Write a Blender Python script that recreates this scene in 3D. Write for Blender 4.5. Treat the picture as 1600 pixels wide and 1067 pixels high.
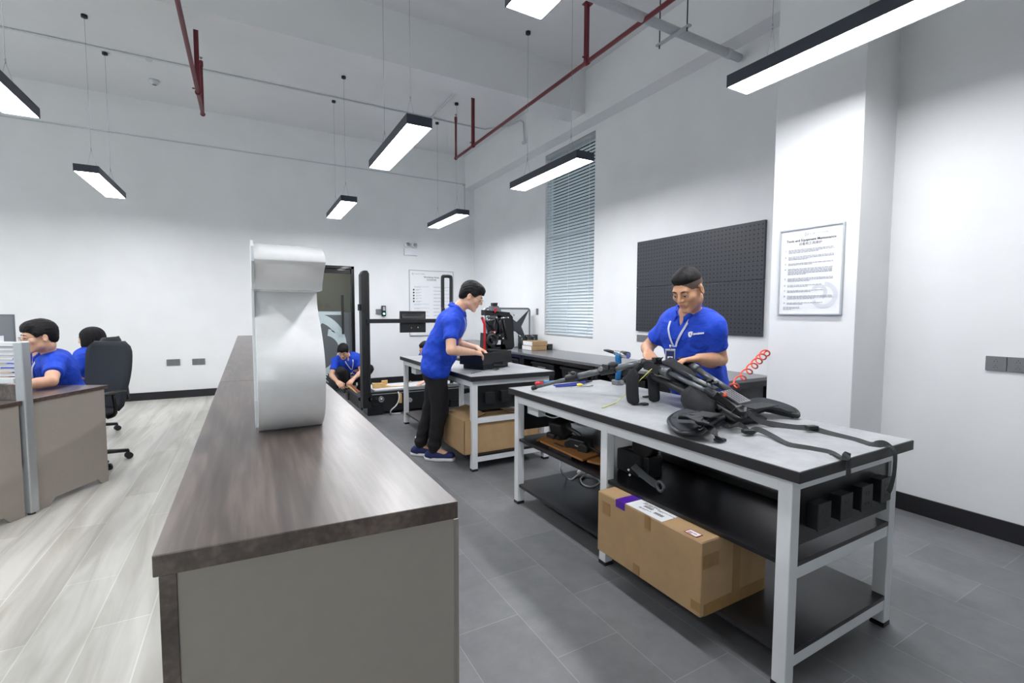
import bpy, bmesh, math, random
import numpy as np
from mathutils import Vector, Matrix, Euler, Quaternion
random.seed(7)
PI = math.pi
for o in list(bpy.data.objects): bpy.data.objects.remove(o)
SC = bpy.context.scene
COL = SC.collection

# ------------------------------------------------------------------ camera
CAM_H = 1.32
FPX = 736.19
yaw, pit, rol = 0.511696, -0.0612272, 0.0029431
_f = Vector((math.sin(yaw)*math.cos(pit), math.cos(yaw)*math.cos(pit), math.sin(pit)))
_r = Vector((math.cos(yaw), -math.sin(yaw), 0)); _u = _r.cross(_f)
R_ = _r*math.cos(rol)+_u*math.sin(rol); U_ = _u*math.cos(rol)-_r*math.sin(rol)
cd = bpy.data.cameras.new('camera'); cam = bpy.data.objects.new('camera', cd); COL.objects.link(cam)
cd.sensor_width = 36; cd.sensor_fit = 'HORIZONTAL'; cd.lens = FPX/1600*36; cd.clip_start = .02; cd.clip_end = 100
m = Matrix((R_, U_, -_f)).transposed().to_4x4(); m.translation = (0, 0, CAM_H); cam.matrix_world = m
SC.camera = cam
# ------------------------------------------------------------------ world, exposure
SC.view_settings.view_transform = 'Standard'; SC.view_settings.look = 'None'
SC.view_settings.gamma = 1; SC.view_settings.use_curve_mapping = False
SC.view_settings.exposure = 1.30
w = bpy.data.worlds.new('daylight'); SC.world = w; w.use_nodes = True
bg = w.node_tree.nodes['Background']; bg.inputs[0].default_value = (.97, .985, 1.0, 1); bg.inputs[1].default_value = 1.35
LAMP_STRENGTH = 17.0          # the pendant lamps' diffusers
BACK_ROWS = ()          # pendant rows behind the camera

# measuring helpers: where a known height / wall plane is met along a line of sight from the standpoint
def ray(px, py):
    return R_*((px-800)/FPX) - U_*((py-533.5)/FPX) + _f
def atz(px, py, z):
    d = ray(px, py); return Vector((0, 0, CAM_H)) + d*((z-CAM_H)/d.z)
def atx(px, py, x):
    d = ray(px, py); return Vector((0, 0, CAM_H)) + d*(x/d.x)
def aty(px, py, y):
    d = ray(px, py); return Vector((0, 0, CAM_H)) + d*(y/d.y)

# ------------------------------------------------------------------ materials
MATS = {}
def srgb(r, g, b):
    f = lambda c: (c/12.92 if c <= .04045 else ((c+.055)/1.055)**2.4)
    return (f(r/255), f(g/255), f(b/255), 1)
def mat(name, rgb, rough=.5, metal=0, noise=0, nscale=40, bump=0, bscale=200, coat=0, spec=.5, trans=0, emit=None, estr=0, stretch=None, alpha=1):
    if name in MATS: return MATS[name]
    m = bpy.data.materials.new(name); m.use_nodes = True; nt = m.node_tree; b = nt.nodes['Principled BSDF']
    col = srgb(*rgb)
    b.inputs['Base Color'].default_value = col; b.inputs['Roughness'].default_value = rough; b.inputs['Metallic'].default_value = metal
    b.inputs['Coat Weight'].default_value = coat; b.inputs['Specular IOR Level'].default_value = spec
    b.inputs['Transmission Weight'].default_value = trans; b.inputs['Alpha'].default_value = alpha
    if emit: b.inputs['Emission Color'].default_value = srgb(*emit); b.inputs['Emission Strength'].default_value = estr
    tc = nt.nodes.new('ShaderNodeTexCoord'); mp = nt.nodes.new('ShaderNodeMapping'); nt.links.new(tc.outputs['Object'], mp.inputs[0])
    if stretch: mp.inputs['Scale'].default_value = stretch
    n = nt.nodes.new('ShaderNodeTexNoise'); n.inputs['Scale'].default_value = nscale; n.inputs['Detail'].default_value = 5
    nt.links.new(mp.outputs[0], n.inputs['Vector'])
    r = nt.nodes.new('ShaderNodeValToRGB'); k = max(noise, .02)
    r.color_ramp.elements[0].position = .3; r.color_ramp.elements[1].position = .7
    r.color_ramp.elements[0].color = tuple(c*(1-k) for c in col[:3])+(1,); r.color_ramp.elements[1].color = tuple(min(1, c*(1+k)) for c in col[:3])+(1,)
    nt.links.new(n.outputs['Fac'], r.inputs[0]); nt.links.new(r.outputs[0], b.inputs['Base Color'])
    if bump:
        n2 = nt.nodes.new('ShaderNodeTexNoise'); n2.inputs['Scale'].default_value = bscale; n2.inputs['Detail'].default_value = 3
        nt.links.new(mp.outputs[0], n2.inputs['Vector'])
        bp = nt.nodes.new('ShaderNodeBump'); bp.inputs['Strength'].default_value = bump; bp.inputs['Distance'].default_value = .004
        nt.links.new(n2.outputs['Fac'], bp.inputs['Height']); nt.links.new(bp.outputs[0], b.inputs['Normal'])
    MATS[name] = m; return m

M = {}
M['wall'] = mat('wall_paint', (236, 237, 238), .7, noise=.015, nscale=3, bump=.05, bscale=120)
M['ceil'] = mat('ceiling_paint', (228, 229, 230), .8, noise=.02, nscale=2)
M['white'] = mat('white_metal', (226, 229, 232), .35, noise=.03, nscale=9)
M['gloss_white'] = mat('gloss_white', (243, 243, 244), .16, coat=.3)
M['black'] = mat('black_plastic', (26, 27, 30), .42, noise=.15, nscale=30, bump=.1, bscale=500)
M['black_gloss'] = mat('black_gloss', (16, 17, 20), .18, coat=.2)
M['black_lam'] = mat('black_laminate', (27, 27, 30), .28, noise=.12, nscale=14, bump=.06, bscale=90)
M['black_board'] = mat('black_edge_rubber', (38, 38, 42), .5)
M['dark_metal'] = mat('dark_metal', (52, 55, 60), .35, metal=.7, noise=.1)
M['carbon'] = mat('dark_tube', (94, 98, 101), .3, metal=.3, noise=.1, nscale=12, coat=.2)
M['fabric_black'] = mat('black_fabric', (24, 25, 30), .85, noise=.2, nscale=120, bump=.4, bscale=900)
M['mesh_black'] = mat('black_mesh', (40, 44, 50), .8, noise=.25, nscale=300, bump=.4, bscale=1200)
M['webbing'] = mat('webbing', (46, 47, 50), .7, noise=.15, nscale=200, bump=.3, bscale=900)
M['silver'] = mat('silver_metal', (190, 193, 196), .25, metal=.9)
M['red_pipe'] = mat('red_pipe', (112, 32, 44), .4, noise=.08)
M['red'] = mat('red_plastic', (208, 42, 52), .35)
M['orange'] = mat('orange_hose', (240, 78, 52), .35)
M['blue_plastic'] = mat('blue_plastic', (20, 110, 170), .4)
M['yellow'] = mat('yellow_plastic', (235, 200, 40), .4)
M['cord_yellow'] = mat('yellow_cord', (214, 216, 96), .6)
M['taupe'] = mat('taupe_laminate', (158, 150, 142), .45, noise=.02, nscale=40)
M['grey_plate'] = mat('grey_plate', (116, 117, 120), .4)
M['card'] = mat('cardboard', (178, 147, 108), .75, noise=.06, nscale=12, bump=.12, bscale=60)
M['card_dark'] = mat('cardboard_tape', (158, 124, 80), .3, noise=.08, nscale=30)
M['paper'] = mat('paper', (236, 237, 240), .5)
M['ink'] = mat('ink', (50, 52, 58), .6)
M['ink_grey'] = mat('ink_grey', (150, 153, 160), .6)
M['wood_light'] = mat('birch_wood', (224, 182, 116), .5, noise=.12, nscale=12, stretch=(1, 8, 1))
M['wood_brown'] = mat('brown_board', (160, 108, 58), .5, noise=.1, nscale=14, stretch=(6, 1, 1))
M['skin'] = mat('skin', (226, 178, 150), .5, noise=.04, nscale=30)
M['skin_tan'] = mat('skin_tan', (205, 155, 122), .5, noise=.04, nscale=30)
for k in ('skin', 'skin_tan'):
    b = M[k].node_tree.nodes['Principled BSDF']; b.inputs['Subsurface Weight'].default_value = .12; b.inputs['Subsurface Radius'].default_value = (.01, .004, .002)
M['lips'] = mat('lips', (186, 116, 104), .5)
M['hair'] = mat('black_hair', (22, 20, 22), .62, spec=.25, noise=.4, nscale=60, bump=.6, bscale=260, stretch=(1, 1, .25))
M['stubble'] = mat('shaved_hair', (88, 72, 64), .7, noise=.15, nscale=200)
M['shirt'] = mat('blue_polo', (18, 70, 204), .75, noise=.05, nscale=60, bump=.12, bscale=900)
def cloth_folds(m_, scale, dist):
    nt = m_.node_tree; b = nt.nodes['Principled BSDF']; tc = nt.nodes.new('ShaderNodeTexCoord'); n = nt.nodes.new('ShaderNodeTexNoise'); n.inputs['Scale'].default_value = scale; n.inputs['Detail'].default_value = 2; n.inputs['Distortion'].default_value = 1.8
    nt.links.new(tc.outputs['Object'], n.inputs['Vector']); bp = nt.nodes.new('ShaderNodeBump'); bp.inputs['Strength'].default_value = .5; bp.inputs['Distance'].default_value = dist; nt.links.new(n.outputs['Fac'], bp.inputs['Height'])
    old = b.inputs['Normal'].links
    if old: nt.links.new(old[0].from_socket, bp.inputs['Normal'])
    nt.links.new(bp.outputs[0], b.inputs['Normal'])
cloth_folds(M['shirt'], 7.5, .030)
M['trousers'] = mat('black_trousers', (24, 24, 28), .8, noise=.1, nscale=20)
M['navy'] = mat('navy_knit', (24, 38, 92), .7, bump=.3, bscale=600)
M['lanyard'] = mat('lanyard', (218, 222, 236), .6)
M['eye_white'] = mat('eye_white', (225, 222, 220), .2)
M['dark_eye'] = mat('dark_eye', (24, 18, 16), .3)
M['purple'] = mat('purple_tape', (84, 36, 160), .3)
M['navy_red'] = mat('red_print', (168, 40, 50), .5)
M['alu'] = mat('aluminium', (186, 190, 194), .35, metal=.6, noise=.03)
M['glass_frost'] = mat('tinted_acrylic', (150, 160, 165), .08, trans=.92, alpha=1)
M['diffuser'] = mat('lamp_diffuser', (255, 255, 255), .5, emit=(251, 252, 255), estr=LAMP_STRENGTH)
M['screen'] = mat('screen_back', (120, 124, 130), .4)
M['teal_box'] = mat('teal_box', (150, 214, 220), .5)

def nodes_of(m): return m.node_tree, m.node_tree.nodes['Principled BSDF']
def wood_floor():
    m = bpy.data.materials.new('pale_wood_planks'); m.use_nodes = True; nt, b = nodes_of(m); N = nt.nodes.new; L = nt.links.new
    tc = N('ShaderNodeTexCoord'); mp = N('ShaderNodeMapping'); mp.inputs['Rotation'].default_value = (0, 0, PI/2); L(tc.outputs['Object'], mp.inputs[0])
    br = N('ShaderNodeTexBrick'); br.inputs['Scale'].default_value = 1; br.inputs['Brick Width'].default_value = 1.25; br.inputs['Row Height'].default_value = .2
    br.inputs['Mortar Size'].default_value = .0025; br.inputs['Mortar Smooth'].default_value = .1; br.offset = .37
    br.inputs['Color1'].default_value = srgb(208, 206, 199); br.inputs['Color2'].default_value = srgb(194, 191, 182); br.inputs['Mortar'].default_value = srgb(222, 221, 214)
    L(mp.outputs[0], br.inputs['Vector'])
    m2 = N('ShaderNodeMapping'); m2.inputs['Scale'].default_value = (9, .9, 1); L(tc.outputs['Object'], m2.inputs[0])
    n = N('ShaderNodeTexNoise'); n.inputs['Scale'].default_value = 1.1; n.inputs['Detail'].default_value = 7; n.inputs['Distortion'].default_value = .8; L(m2.outputs[0], n.inputs['Vector'])
    r = N('ShaderNodeValToRGB'); r.color_ramp.elements[0].position = .34; r.color_ramp.elements[1].position = .62
    r.color_ramp.elements[0].color = (.76, .75, .73, 1); r.color_ramp.elements[1].color = (1.08, 1.08, 1.09, 1); L(n.outputs['Fac'], r.inputs[0])
    mx = N('ShaderNodeMix'); mx.data_type = 'RGBA'; mx.blend_type = 'MULTIPLY'; mx.inputs[0].default_value = 1
    L(br.outputs['Color'], mx.inputs[6]); L(r.outputs[0], mx.inputs[7]); L(mx.outputs[2], b.inputs['Base Color'])
    b.inputs['Roughness'].default_value = .33
    return m
def tile_floor():
    m = bpy.data.materials.new('dark_slate_tiles'); m.use_nodes = True; nt, b = nodes_of(m); N = nt.nodes.new; L = nt.links.new
    tc = N('ShaderNodeTexCoord'); mp = N('ShaderNodeMapping'); mp.inputs['Rotation'].default_value = (0, 0, -PI/2); mp.inputs['Location'].default_value = (.08, .1, 0); L(tc.outputs['Object'], mp.inputs[0])
    br = N('ShaderNodeTexBrick'); br.inputs['Scale'].default_value = 1; br.inputs['Brick Width'].default_value = .6; br.inputs['Row Height'].default_value = .3
    br.inputs['Mortar Size'].default_value = .0018; br.inputs['Mortar Smooth'].default_value = .2; br.offset = .5
    br.inputs['Color1'].default_value = srgb(120, 121, 124); br.inputs['Color2'].default_value = srgb(111, 112, 115); br.inputs['Mortar'].default_value = srgb(140, 142, 144)
    L(mp.outputs[0], br.inputs['Vector'])
    n = N('ShaderNodeTexNoise'); n.inputs['Scale'].default_value = 7; n.inputs['Detail'].default_value = 9; n.inputs['Roughness'].default_value = .7; L(tc.outputs['Object'], n.inputs['Vector'])
    r = N('ShaderNodeValToRGB'); r.color_ramp.elements[0].position = .3; r.color_ramp.elements[1].position = .7
    r.color_ramp.elements[0].color = (.86, .86, .87, 1); r.color_ramp.elements[1].color = (1.14, 1.14, 1.13, 1); L(n.outputs['Fac'], r.inputs[0])
    mx = N('ShaderNodeMix'); mx.data_type = 'RGBA'; mx.blend_type = 'MULTIPLY'; mx.inputs[0].default_value = 1
    L(br.outputs['Color'], mx.inputs[6]); L(r.outputs[0], mx.inputs[7]); L(mx.outputs[2], b.inputs['Base Color'])
    b.inputs['Roughness'].default_value = .42
    return m
def walnut():
    m = bpy.data.materials.new('dark_walnut_laminate'); m.use_nodes = True; nt, b = nodes_of(m); N = nt.nodes.new; L = nt.links.new
    tc = N('ShaderNodeTexCoord'); mp = N('ShaderNodeMapping'); mp.inputs['Scale'].default_value = (1, .16, 1); L(tc.outputs['Object'], mp.inputs[0])
    n = N('ShaderNodeTexNoise'); n.inputs['Scale'].default_value = 9; n.inputs['Detail'].default_value = 6; n.inputs['Distortion'].default_value = 1.6; L(mp.outputs[0], n.inputs['Vector'])
    mp2 = N('ShaderNodeMapping'); mp2.inputs['Scale'].default_value = (1, .05, 1); L(tc.outputs['Object'], mp2.inputs[0])
    n2 = N('ShaderNodeTexNoise'); n2.inputs['Scale'].default_value = 90; n2.inputs['Detail'].default_value = 4; L(mp2.outputs[0], n2.inputs['Vector'])
    ad = N('ShaderNodeMath'); ad.operation = 'ADD'; mu = N('ShaderNodeMath'); mu.operation = 'MULTIPLY'; mu.inputs[1].default_value = .6
    L(n2.outputs['Fac'], mu.inputs[0]); L(n.outputs['Fac'], ad.inputs[0]); L(mu.outputs[0], ad.inputs[1])
    r = N('ShaderNodeValToRGB'); e = r.color_ramp.elements; e[0].position = .58; e[1].position = 1.02
    e[0].color = srgb(56, 43, 39); e[1].color = srgb(112, 97, 90); x = e.new(.8); x.color = srgb(80, 66, 60); L(ad.outputs[0], r.inputs[0])
    L(r.outputs[0], b.inputs['Base Color']); b.inputs['Roughness'].default_value = .36; b.inputs['Specular IOR Level'].default_value = .6; b.inputs['Coat Weight'].default_value = .6; b.inputs['Coat Roughness'].default_value = .32; b.inputs['Coat IOR'].default_value = 1.6
    return m
def bench_top():
    m = bpy.data.materials.new('grey_bench_mat'); m.use_nodes = True; nt, b = nodes_of(m); N = nt.nodes.new; L = nt.links.new
    tc = N('ShaderNodeTexCoord')
    n = N('ShaderNodeTexNoise'); n.inputs['Scale'].default_value = 5; n.inputs['Detail'].default_value = 12; n.inputs['Roughness'].default_value = .75; L(tc.outputs['Object'], n.inputs['Vector'])
    r = N('ShaderNodeValToRGB'); r.color_ramp.elements[0].position = .35; r.color_ramp.elements[1].position = .65
    r.color_ramp.elements[0].color = srgb(150, 152, 155); r.color_ramp.elements[1].color = srgb(176, 178, 180); L(n.outputs['Fac'], r.inputs[0])
    L(r.outputs[0], b.inputs['Base Color']); b.inputs['Roughness'].default_value = .45
    return m
M['wood_floor'] = wood_floor(); M['tile_floor'] = tile_floor(); M['walnut'] = walnut(); M['bench_top'] = bench_top()

# ------------------------------------------------------------------ mesh builder (world coordinates by default)
def frame_z(d):
    d = Vector(d).normalized(); a = Vector((0, 0, 1)) if abs(d.z) < .95 else Vector((1, 0, 0))
    x = a.cross(d).normalized(); return x, d.cross(x), d
class MB:
    def __init__(s): s.v = []; s.f = []; s.sm = []; s.mi = []; s.cur = 0
    def _add(s, vs, fs, smooth):
        o = len(s.v); s.v += [tuple(v) for v in vs]
        for f in fs: s.f.append(tuple(i+o for i in f)); s.sm.append(smooth); s.mi.append(s.cur)
        return s
    def box(s, lo, hi, rot=None, c=None):
        (x0, y0, z0), (x1, y1, z1) = lo, hi
        vs = [Vector(p) for p in ((x0,y0,z0),(x1,y0,z0),(x1,y1,z0),(x0,y1,z0),(x0,y0,z1),(x1,y0,z1),(x1,y1,z1),(x0,y1,z1))]
        if rot is not None:
            cc = Vector(c) if c is not None else (vs[0]+vs[6])/2
            vs = [rot@(v-cc)+cc for v in vs]
        return s._add(vs, [(0,3,2,1),(4,5,6,7),(0,1,5,4),(1,2,6,5),(2,3,7,6),(3,0,4,7)], False)
    def obox(s, c, size, ax=(1,0,0), ay=(0,1,0), az=(0,0,1)):
        c = Vector(c); ax, ay, az = (Vector(a).normalized() for a in (ax, ay, az)); sx, sy, sz = (k/2 for k in size); vs = []
        for k in (-1, 1):
            for i, j in ((-1,-1),(1,-1),(1,1),(-1,1)): vs.append(c+ax*sx*i+ay*sy*j+az*sz*k)
        return s._add(vs, [(0,3,2,1),(4,5,6,7),(0,1,5,4),(1,2,6,5),(2,3,7,6),(3,0,4,7)], False)
    def bar(s, a, b, w, h, up=(0,0,1)):
        a = Vector(a); b = Vector(b); d = (b-a); u = Vector(up)
        if abs(d.normalized().dot(u)) > .98: u = Vector((1, 0, 0))
        x = d.cross(u).normalized(); z = x.cross(d).normalized()
        return s.obox((a+b)/2, (w, d.length, h), x, d, z)
    def tube(s, pts, r, n=12, caps=True, closed=False):
        pts = [Vector(p) for p in pts]; k = len(pts); rs = r if isinstance(r, (list, tuple)) else [r]*k
        vs = []; x = None
        for i, p in enumerate(pts):
            if closed: d = (pts[(i+1) % k]-pts[i-1])
            else: d = (pts[min(i+1, k-1)]-pts[max(i-1, 0)])
            d.normalize()
            if x is None: x = frame_z(d)[0]
            x = (x-d*x.dot(d)); x = x.normalized() if x.length > 1e-6 else frame_z(d)[0]
            y = d.cross(x)
            for j in range(n): a = 2*PI*j/n; vs.append(p+(x*math.cos(a)+y*math.sin(a))*rs[i])
        fs = []
        for i in range(k if closed else k-1):
            i2 = (i+1) % k
            for j in range(n): fs.append((i*n+j, i*n+(j+1) % n, i2*n+(j+1) % n, i2*n+j))
        s._add(vs, fs, True)
        if caps and not closed:
            o = len(s.v)-len(vs)
            s.f.append(tuple(o+j for j in reversed(range(n)))); s.sm.append(False); s.mi.append(s.cur)
            s.f.append(tuple(o+(k-1)*n+j for j in range(n))); s.sm.append(False); s.mi.append(s.cur)
        return s
    def cyl(s, a, b, r, r2=None, n=20): return s.tube([a, b], [r, r if r2 is None else r2], n)
    def lathe(s, c, prof, n=24, axis=(0,0,1)):
        x, y, z = frame_z(axis); c = Vector(c); vs = []; k = len(prof)
        for r, h in prof:
            for j in range(n): a = 2*PI*j/n; vs.append(c+z*h+(x*math.cos(a)+y*math.sin(a))*max(r, 1e-5))
        fs = [(i*n+j, i*n+(j+1) % n, (i+1)*n+(j+1) % n, (i+1)*n+j) for i in range(k-1) for j in range(n)]
        fs += [tuple(reversed(range(n))), tuple((k-1)*n+j for j in range(n))]
        return s._add(vs, fs, True)
    def ell(s, c, r, ax=(1,0,0), ay=(0,1,0), az=(0,0,1), n=16, m=10):
        c = Vector(c); ax, ay, az = Vector(ax), Vector(ay), Vector(az); vs = [c-az*r[2]]
        for i in range(1, m):
            t = PI*i/m
            for j in range(n): a = 2*PI*j/n; vs.append(c+ax*r[0]*math.sin(t)*math.cos(a)+ay*r[1]*math.sin(t)*math.sin(a)-az*r[2]*math.cos(t))
        vs.append(c+az*r[2]); fs = [(0, 1+(j+1) % n, 1+j) for j in range(n)]
        for i in range(m-2):
            for j in range(n): a = 1+i*n+j; b_ = 1+i*n+(j+1) % n; fs.append((a, b_, b_+n, a+n))
        e = len(vs)-1; fs += [(e, e-n+j, e-n+(j+1) % n) for j in range(n)]
        return s._add(vs, fs, True)
    def prism(s, poly, vec, smooth=False):
        poly = [Vector(p) for p in poly]; n = len(poly); v = Vector(vec); vs = poly+[p+v for p in poly]
        fs = [tuple(reversed(range(n))), tuple(range(n, 2*n))]
        o = len(s.v); s._add(vs, fs, False)
        for i in range(n): s.f.append((o+i, o+(i+1) % n, o+n+(i+1) % n, o+n+i)); s.sm.append(smooth); s.mi.append(s.cur)
        return s
    def ribbon(s, pts, width, thick, ups):
        pts = [Vector(p) for p in pts]; k = len(pts); vs = []
        if not isinstance(ups, list): ups = [ups]*k
        for i, p in enumerate(pts):
            d = (pts[min(i+1, k-1)]-pts[max(i-1, 0)]).normalized(); u = Vector(ups[i]); x = d.cross(u)
            x = x.normalized() if x.length > 1e-6 else frame_z(d)[0]; u = x.cross(d)
            for a, b in ((-1,-1),(1,-1),(1,1),(-1,1)): vs.append(p+x*width/2*a+u*thick/2*b)
        fs = [(i*4+j, i*4+(j+1) % 4, i*4+4+(j+1) % 4, i*4+4+j) for i in range(k-1) for j in range(4)]
        fs += [(3,2,1,0), tuple((k-1)*4+j for j in range(4))]
        return s._add(vs, fs, False)
    def quad(s, *p): return s._add(p, [tuple(range(len(p)))], False)
    def build(s, name, mats, parent=None, bevel=0, local=False, label=None, segs=2, smooth_all=False):
        me = bpy.data.meshes.new(name); vs = s.v
        if parent is not None and not local:
            inv = world_of(parent).inverted(); vs = [tuple(inv@Vector(v)) for v in vs]
        me.from_pydata(vs, [], s.f)
        me.polygons.foreach_set('use_smooth', [bool(x) or smooth_all for x in s.sm]); me.polygons.foreach_set('material_index', s.mi)
        for m_ in (mats if isinstance(mats, (list, tuple)) else [mats]): me.materials.append(m_)
        b_ = bmesh.new(); b_.from_mesh(me)
        if smooth_all: bmesh.ops.remove_doubles(b_, verts=b_.verts, dist=1e-5)
        bmesh.ops.recalc_face_normals(b_, faces=b_.faces); b_.to_mesh(me); b_.free()
        o = bpy.data.objects.new(name, me); COL.objects.link(o)
        if parent is not None: o.parent = parent
        if bevel:
            md = o.modifiers.new('bevel', 'BEVEL'); md.width = bevel; md.segments = segs; md.limit_method = 'ANGLE'; md.angle_limit = math.radians(40); md.harden_normals = False
        if label: o['label'] = label
        return o
def world_of(o):
    mm = Matrix.LocRotScale(o.location, o.rotation_euler, o.scale)
    return world_of(o.parent)@mm if o.parent else mm
def tag(o, label=None, cat=None, group=None, kind=None):
    if label: o['label'] = label
    if cat: o['category'] = cat
    if group: o['group'] = group
    if kind: o['kind'] = kind
    return o
def thing(name, label, cat, loc=(0,0,0), rz=0, group=None):
    o = bpy.data.objects.new(name, None); COL.objects.link(o); o.empty_display_size = .05
    o.location = loc; o.rotation_euler = (0, 0, rz); return tag(o, label, cat, group)
def struct(name, mb, m_, bevel=0, label=None):
    o = mb.build(name, m_, bevel=bevel); o['kind'] = 'structure'
    if label: o['label'] = label
    return o
def kids(o): return [c for c in bpy.data.objects if c.parent is o]
def copy_tree(o, parent=None):
    c = o.copy(); COL.objects.link(c); c.parent = parent
    for k_ in kids(o): copy_tree(k_, c)
    return c
def smooth_path(pts, n=6, closed=False):
    pts = [Vector(p) for p in pts]; out = []; k = len(pts)
    for i in range(k if closed else k-1):
        if closed: p0, p1, p2, p3 = pts[i-1], pts[i], pts[(i+1) % k], pts[(i+2) % k]
        else: p0, p1, p2, p3 = pts[max(i-1, 0)], pts[i], pts[i+1], pts[min(i+2, k-1)]
        for j in range(n):
            t = j/n; out.append(.5*((2*p1)+(p2-p0)*t+(2*p0-5*p1+4*p2-p3)*t*t+(3*p1-p0-3*p2+p3)*t**3))
    if not closed: out.append(pts[-1])
    return out
def text_mb(txt, size, origin, ax, ay, depth=.0006, align='LEFT', bold=0):
    cu = bpy.data.curves.new('t', 'FONT'); cu.body = txt; cu.size = size; cu.align_x = align; cu.resolution_u = 2; cu.offset = bold
    ob = bpy.data.objects.new('t', cu); COL.objects.link(ob); dg = bpy.context.evaluated_depsgraph_get(); me = bpy.data.meshes.new_from_object(ob.evaluated_get(dg))
    ax = Vector(ax).normalized(); ay = Vector(ay).normalized(); n = ax.cross(ay); o = Vector(origin); mb = MB()
    vs = [o+ax*v.co.x+ay*v.co.y+n*depth for v in me.vertices]
    mb._add(vs, [tuple(p.vertices) for p in me.polygons], False)
    bpy.data.objects.remove(ob); bpy.data.curves.remove(cu); bpy.data.meshes.remove(me)
    return mb

# ------------------------------------------------------------------ room shell
XC = 3.83; XA = 4.03; XP = 3.41; YB = 8.745; CZ = 4.38; XL = -6.2; YN = -3.2
struct('floor', MB().box((.1, YN, -.1), (XA+.2, YB+.15, 0)), M['tile_floor'], label='dark grey slate tile floor')
struct('floor', MB().box((XL-.1, YN, -.1), (.1, YB+.15, 0)), M['wood_floor'], label='pale wood plank floor')
struct('ceiling', MB().box((XL-.1, YN-.1, CZ), (XA+.2, YB+.15, CZ+.1)), M['ceil'])
# back wall with the doorway
DX0, DX1, DZ = .62, 1.68, 2.13
mb = MB().box((XL-.1, YB, 0), (DX0, YB+.12, CZ)).box((DX1, YB, 0), (XA+.2, YB+.12, CZ)).box((DX0, YB, DZ), (DX1, YB+.12, CZ))
struct('wall_back', mb, M['wall'])
# right wall: window part set back, ledge above it, pillar, and nearer part
WY0, WY1, WZ0, WZ1 = 4.965, 6.15, .975, 3.70
mb = MB().box((XA, 2.1, 0), (XA+.18, WY0, CZ)).box((XA, WY1, 0), (XA+.18, YB, CZ)).box((XA, WY0, 0), (XA+.18, WY1, WZ0)).box((XA, WY0, WZ1), (XA+.18, WY1, CZ))
struct('wall_right', mb, M['wall'])
struct('wall_right', MB().box((XC, YN, 0), (XA+.18, 1.566, CZ)), M['wall'])
struct('trim_1', MB().box((XC, 2.14, 3.765), (XA, YB, CZ)), M['wall'], label='shallow ledge beam along the top of the window wall')
struct('trim_2', MB().box((XP, 1.566, 0), (XA+.18, 2.14, CZ)), M['wall'], bevel=.004, label='square white pillar carrying the framed notice')
struct('trim_3', MB().box((XL, 4.935, 3.86), (XC, 5.25, CZ)), M['ceil'], label='broad beam crossing under the ceiling')
FILL_WL = [(2.6, 4.9), (5.5, 7.8)]  # made-up openings in the unseen left wall, added to let in fill daylight
mb = MB().box((XL-.1, YN, 0), (XL, YB, .9)).box((XL-.1, YN, 3.75), (XL, YB, CZ)); yy_ = YN
for a_, b_ in FILL_WL+[(YB, YB)]: mb.box((XL-.1, yy_, .9), (XL, a_, 3.75)); yy_ = b_
struct('wall_left', mb, M['wall'])
FILL_WF = [(-5.6, -3.4), (-2.8, -.6)]  # invented openings behind the camera, added to raise the ambient light
mb = MB().box((XL-.1, YN-.1, 0), (XA+.18, YN, .9)).box((XL-.1, YN-.1, 3.75), (XA+.18, YN, CZ)); xx_ = XL-.1
for a_, b_ in FILL_WF+[(XA+.18, XA+.18)]: mb.box((xx_, YN-.1, .9), (a_, YN, 3.75)); xx_ = b_
struct('wall_front', mb, M['wall'])
BB = mat('black_baseboard', (33, 33, 37), .4)
struct('baseboard_back', MB().box((XL, YB-.012, 0), (DX0-.04, YB, .115)).box((DX1+.04, YB-.012, 0), (XA, YB, .115)), BB)
struct('baseboard_right', MB().box((XC-.012, YN, 0), (XC, 1.566, .115)).box((XP-.012, 1.554, 0), (XP, 2.14, .115)).box((XP-.012, 1.554, 0), (XC, 1.566, .115)), BB)

# window: frame, glass; blind is a thing of its own
wn = thing('window_1', None, None, (XA+.1, WY0, WZ0)); wn['kind'] = 'structure'
mb = MB(); t = .05
mb.box((XA+.08, WY0, WZ0), (XA+.14, WY0+t, WZ1)).box((XA+.08, WY1-t, WZ0), (XA+.14, WY1, WZ1)).box((XA+.08, WY0, WZ0), (XA+.14, WY1, WZ0+t)).box((XA+.08, WY0, WZ1-t), (XA+.14, WY1, WZ1)).box((XA+.08, WY0, 2.45), (XA+.14, WY1, 2.5))
mb.build('window_frame', M['alu'], wn)
gm = bpy.data.materials.new('window_glass'); gm.use_nodes = True; nt = gm.node_tree; nt.nodes.clear()
o_ = nt.nodes.new('ShaderNodeOutputMaterial'); g1 = nt.nodes.new('ShaderNodeBsdfTransparent'); g2 = nt.nodes.new('ShaderNodeBsdfGlossy'); g2.inputs['Roughness'].default_value = .02
g1.inputs[0].default_value = (.9, .95, .96, 1); mxn = nt.nodes.new('ShaderNodeMixShader'); fr = nt.nodes.new('ShaderNodeFresnel'); fr.inputs[0].default_value = 1.45
nt.links.new(fr.outputs[0], mxn.inputs[0]); nt.links.new(g1.outputs[0], mxn.inputs[1]); nt.links.new(g2.outputs[0], mxn.inputs[2]); nt.links.new(mxn.outputs[0], o_.inputs[0])
MB().box((XA+.105, WY0+t, WZ0+t), (XA+.111, WY1-t, WZ1-t)).build('pane', gm, wn)
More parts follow.
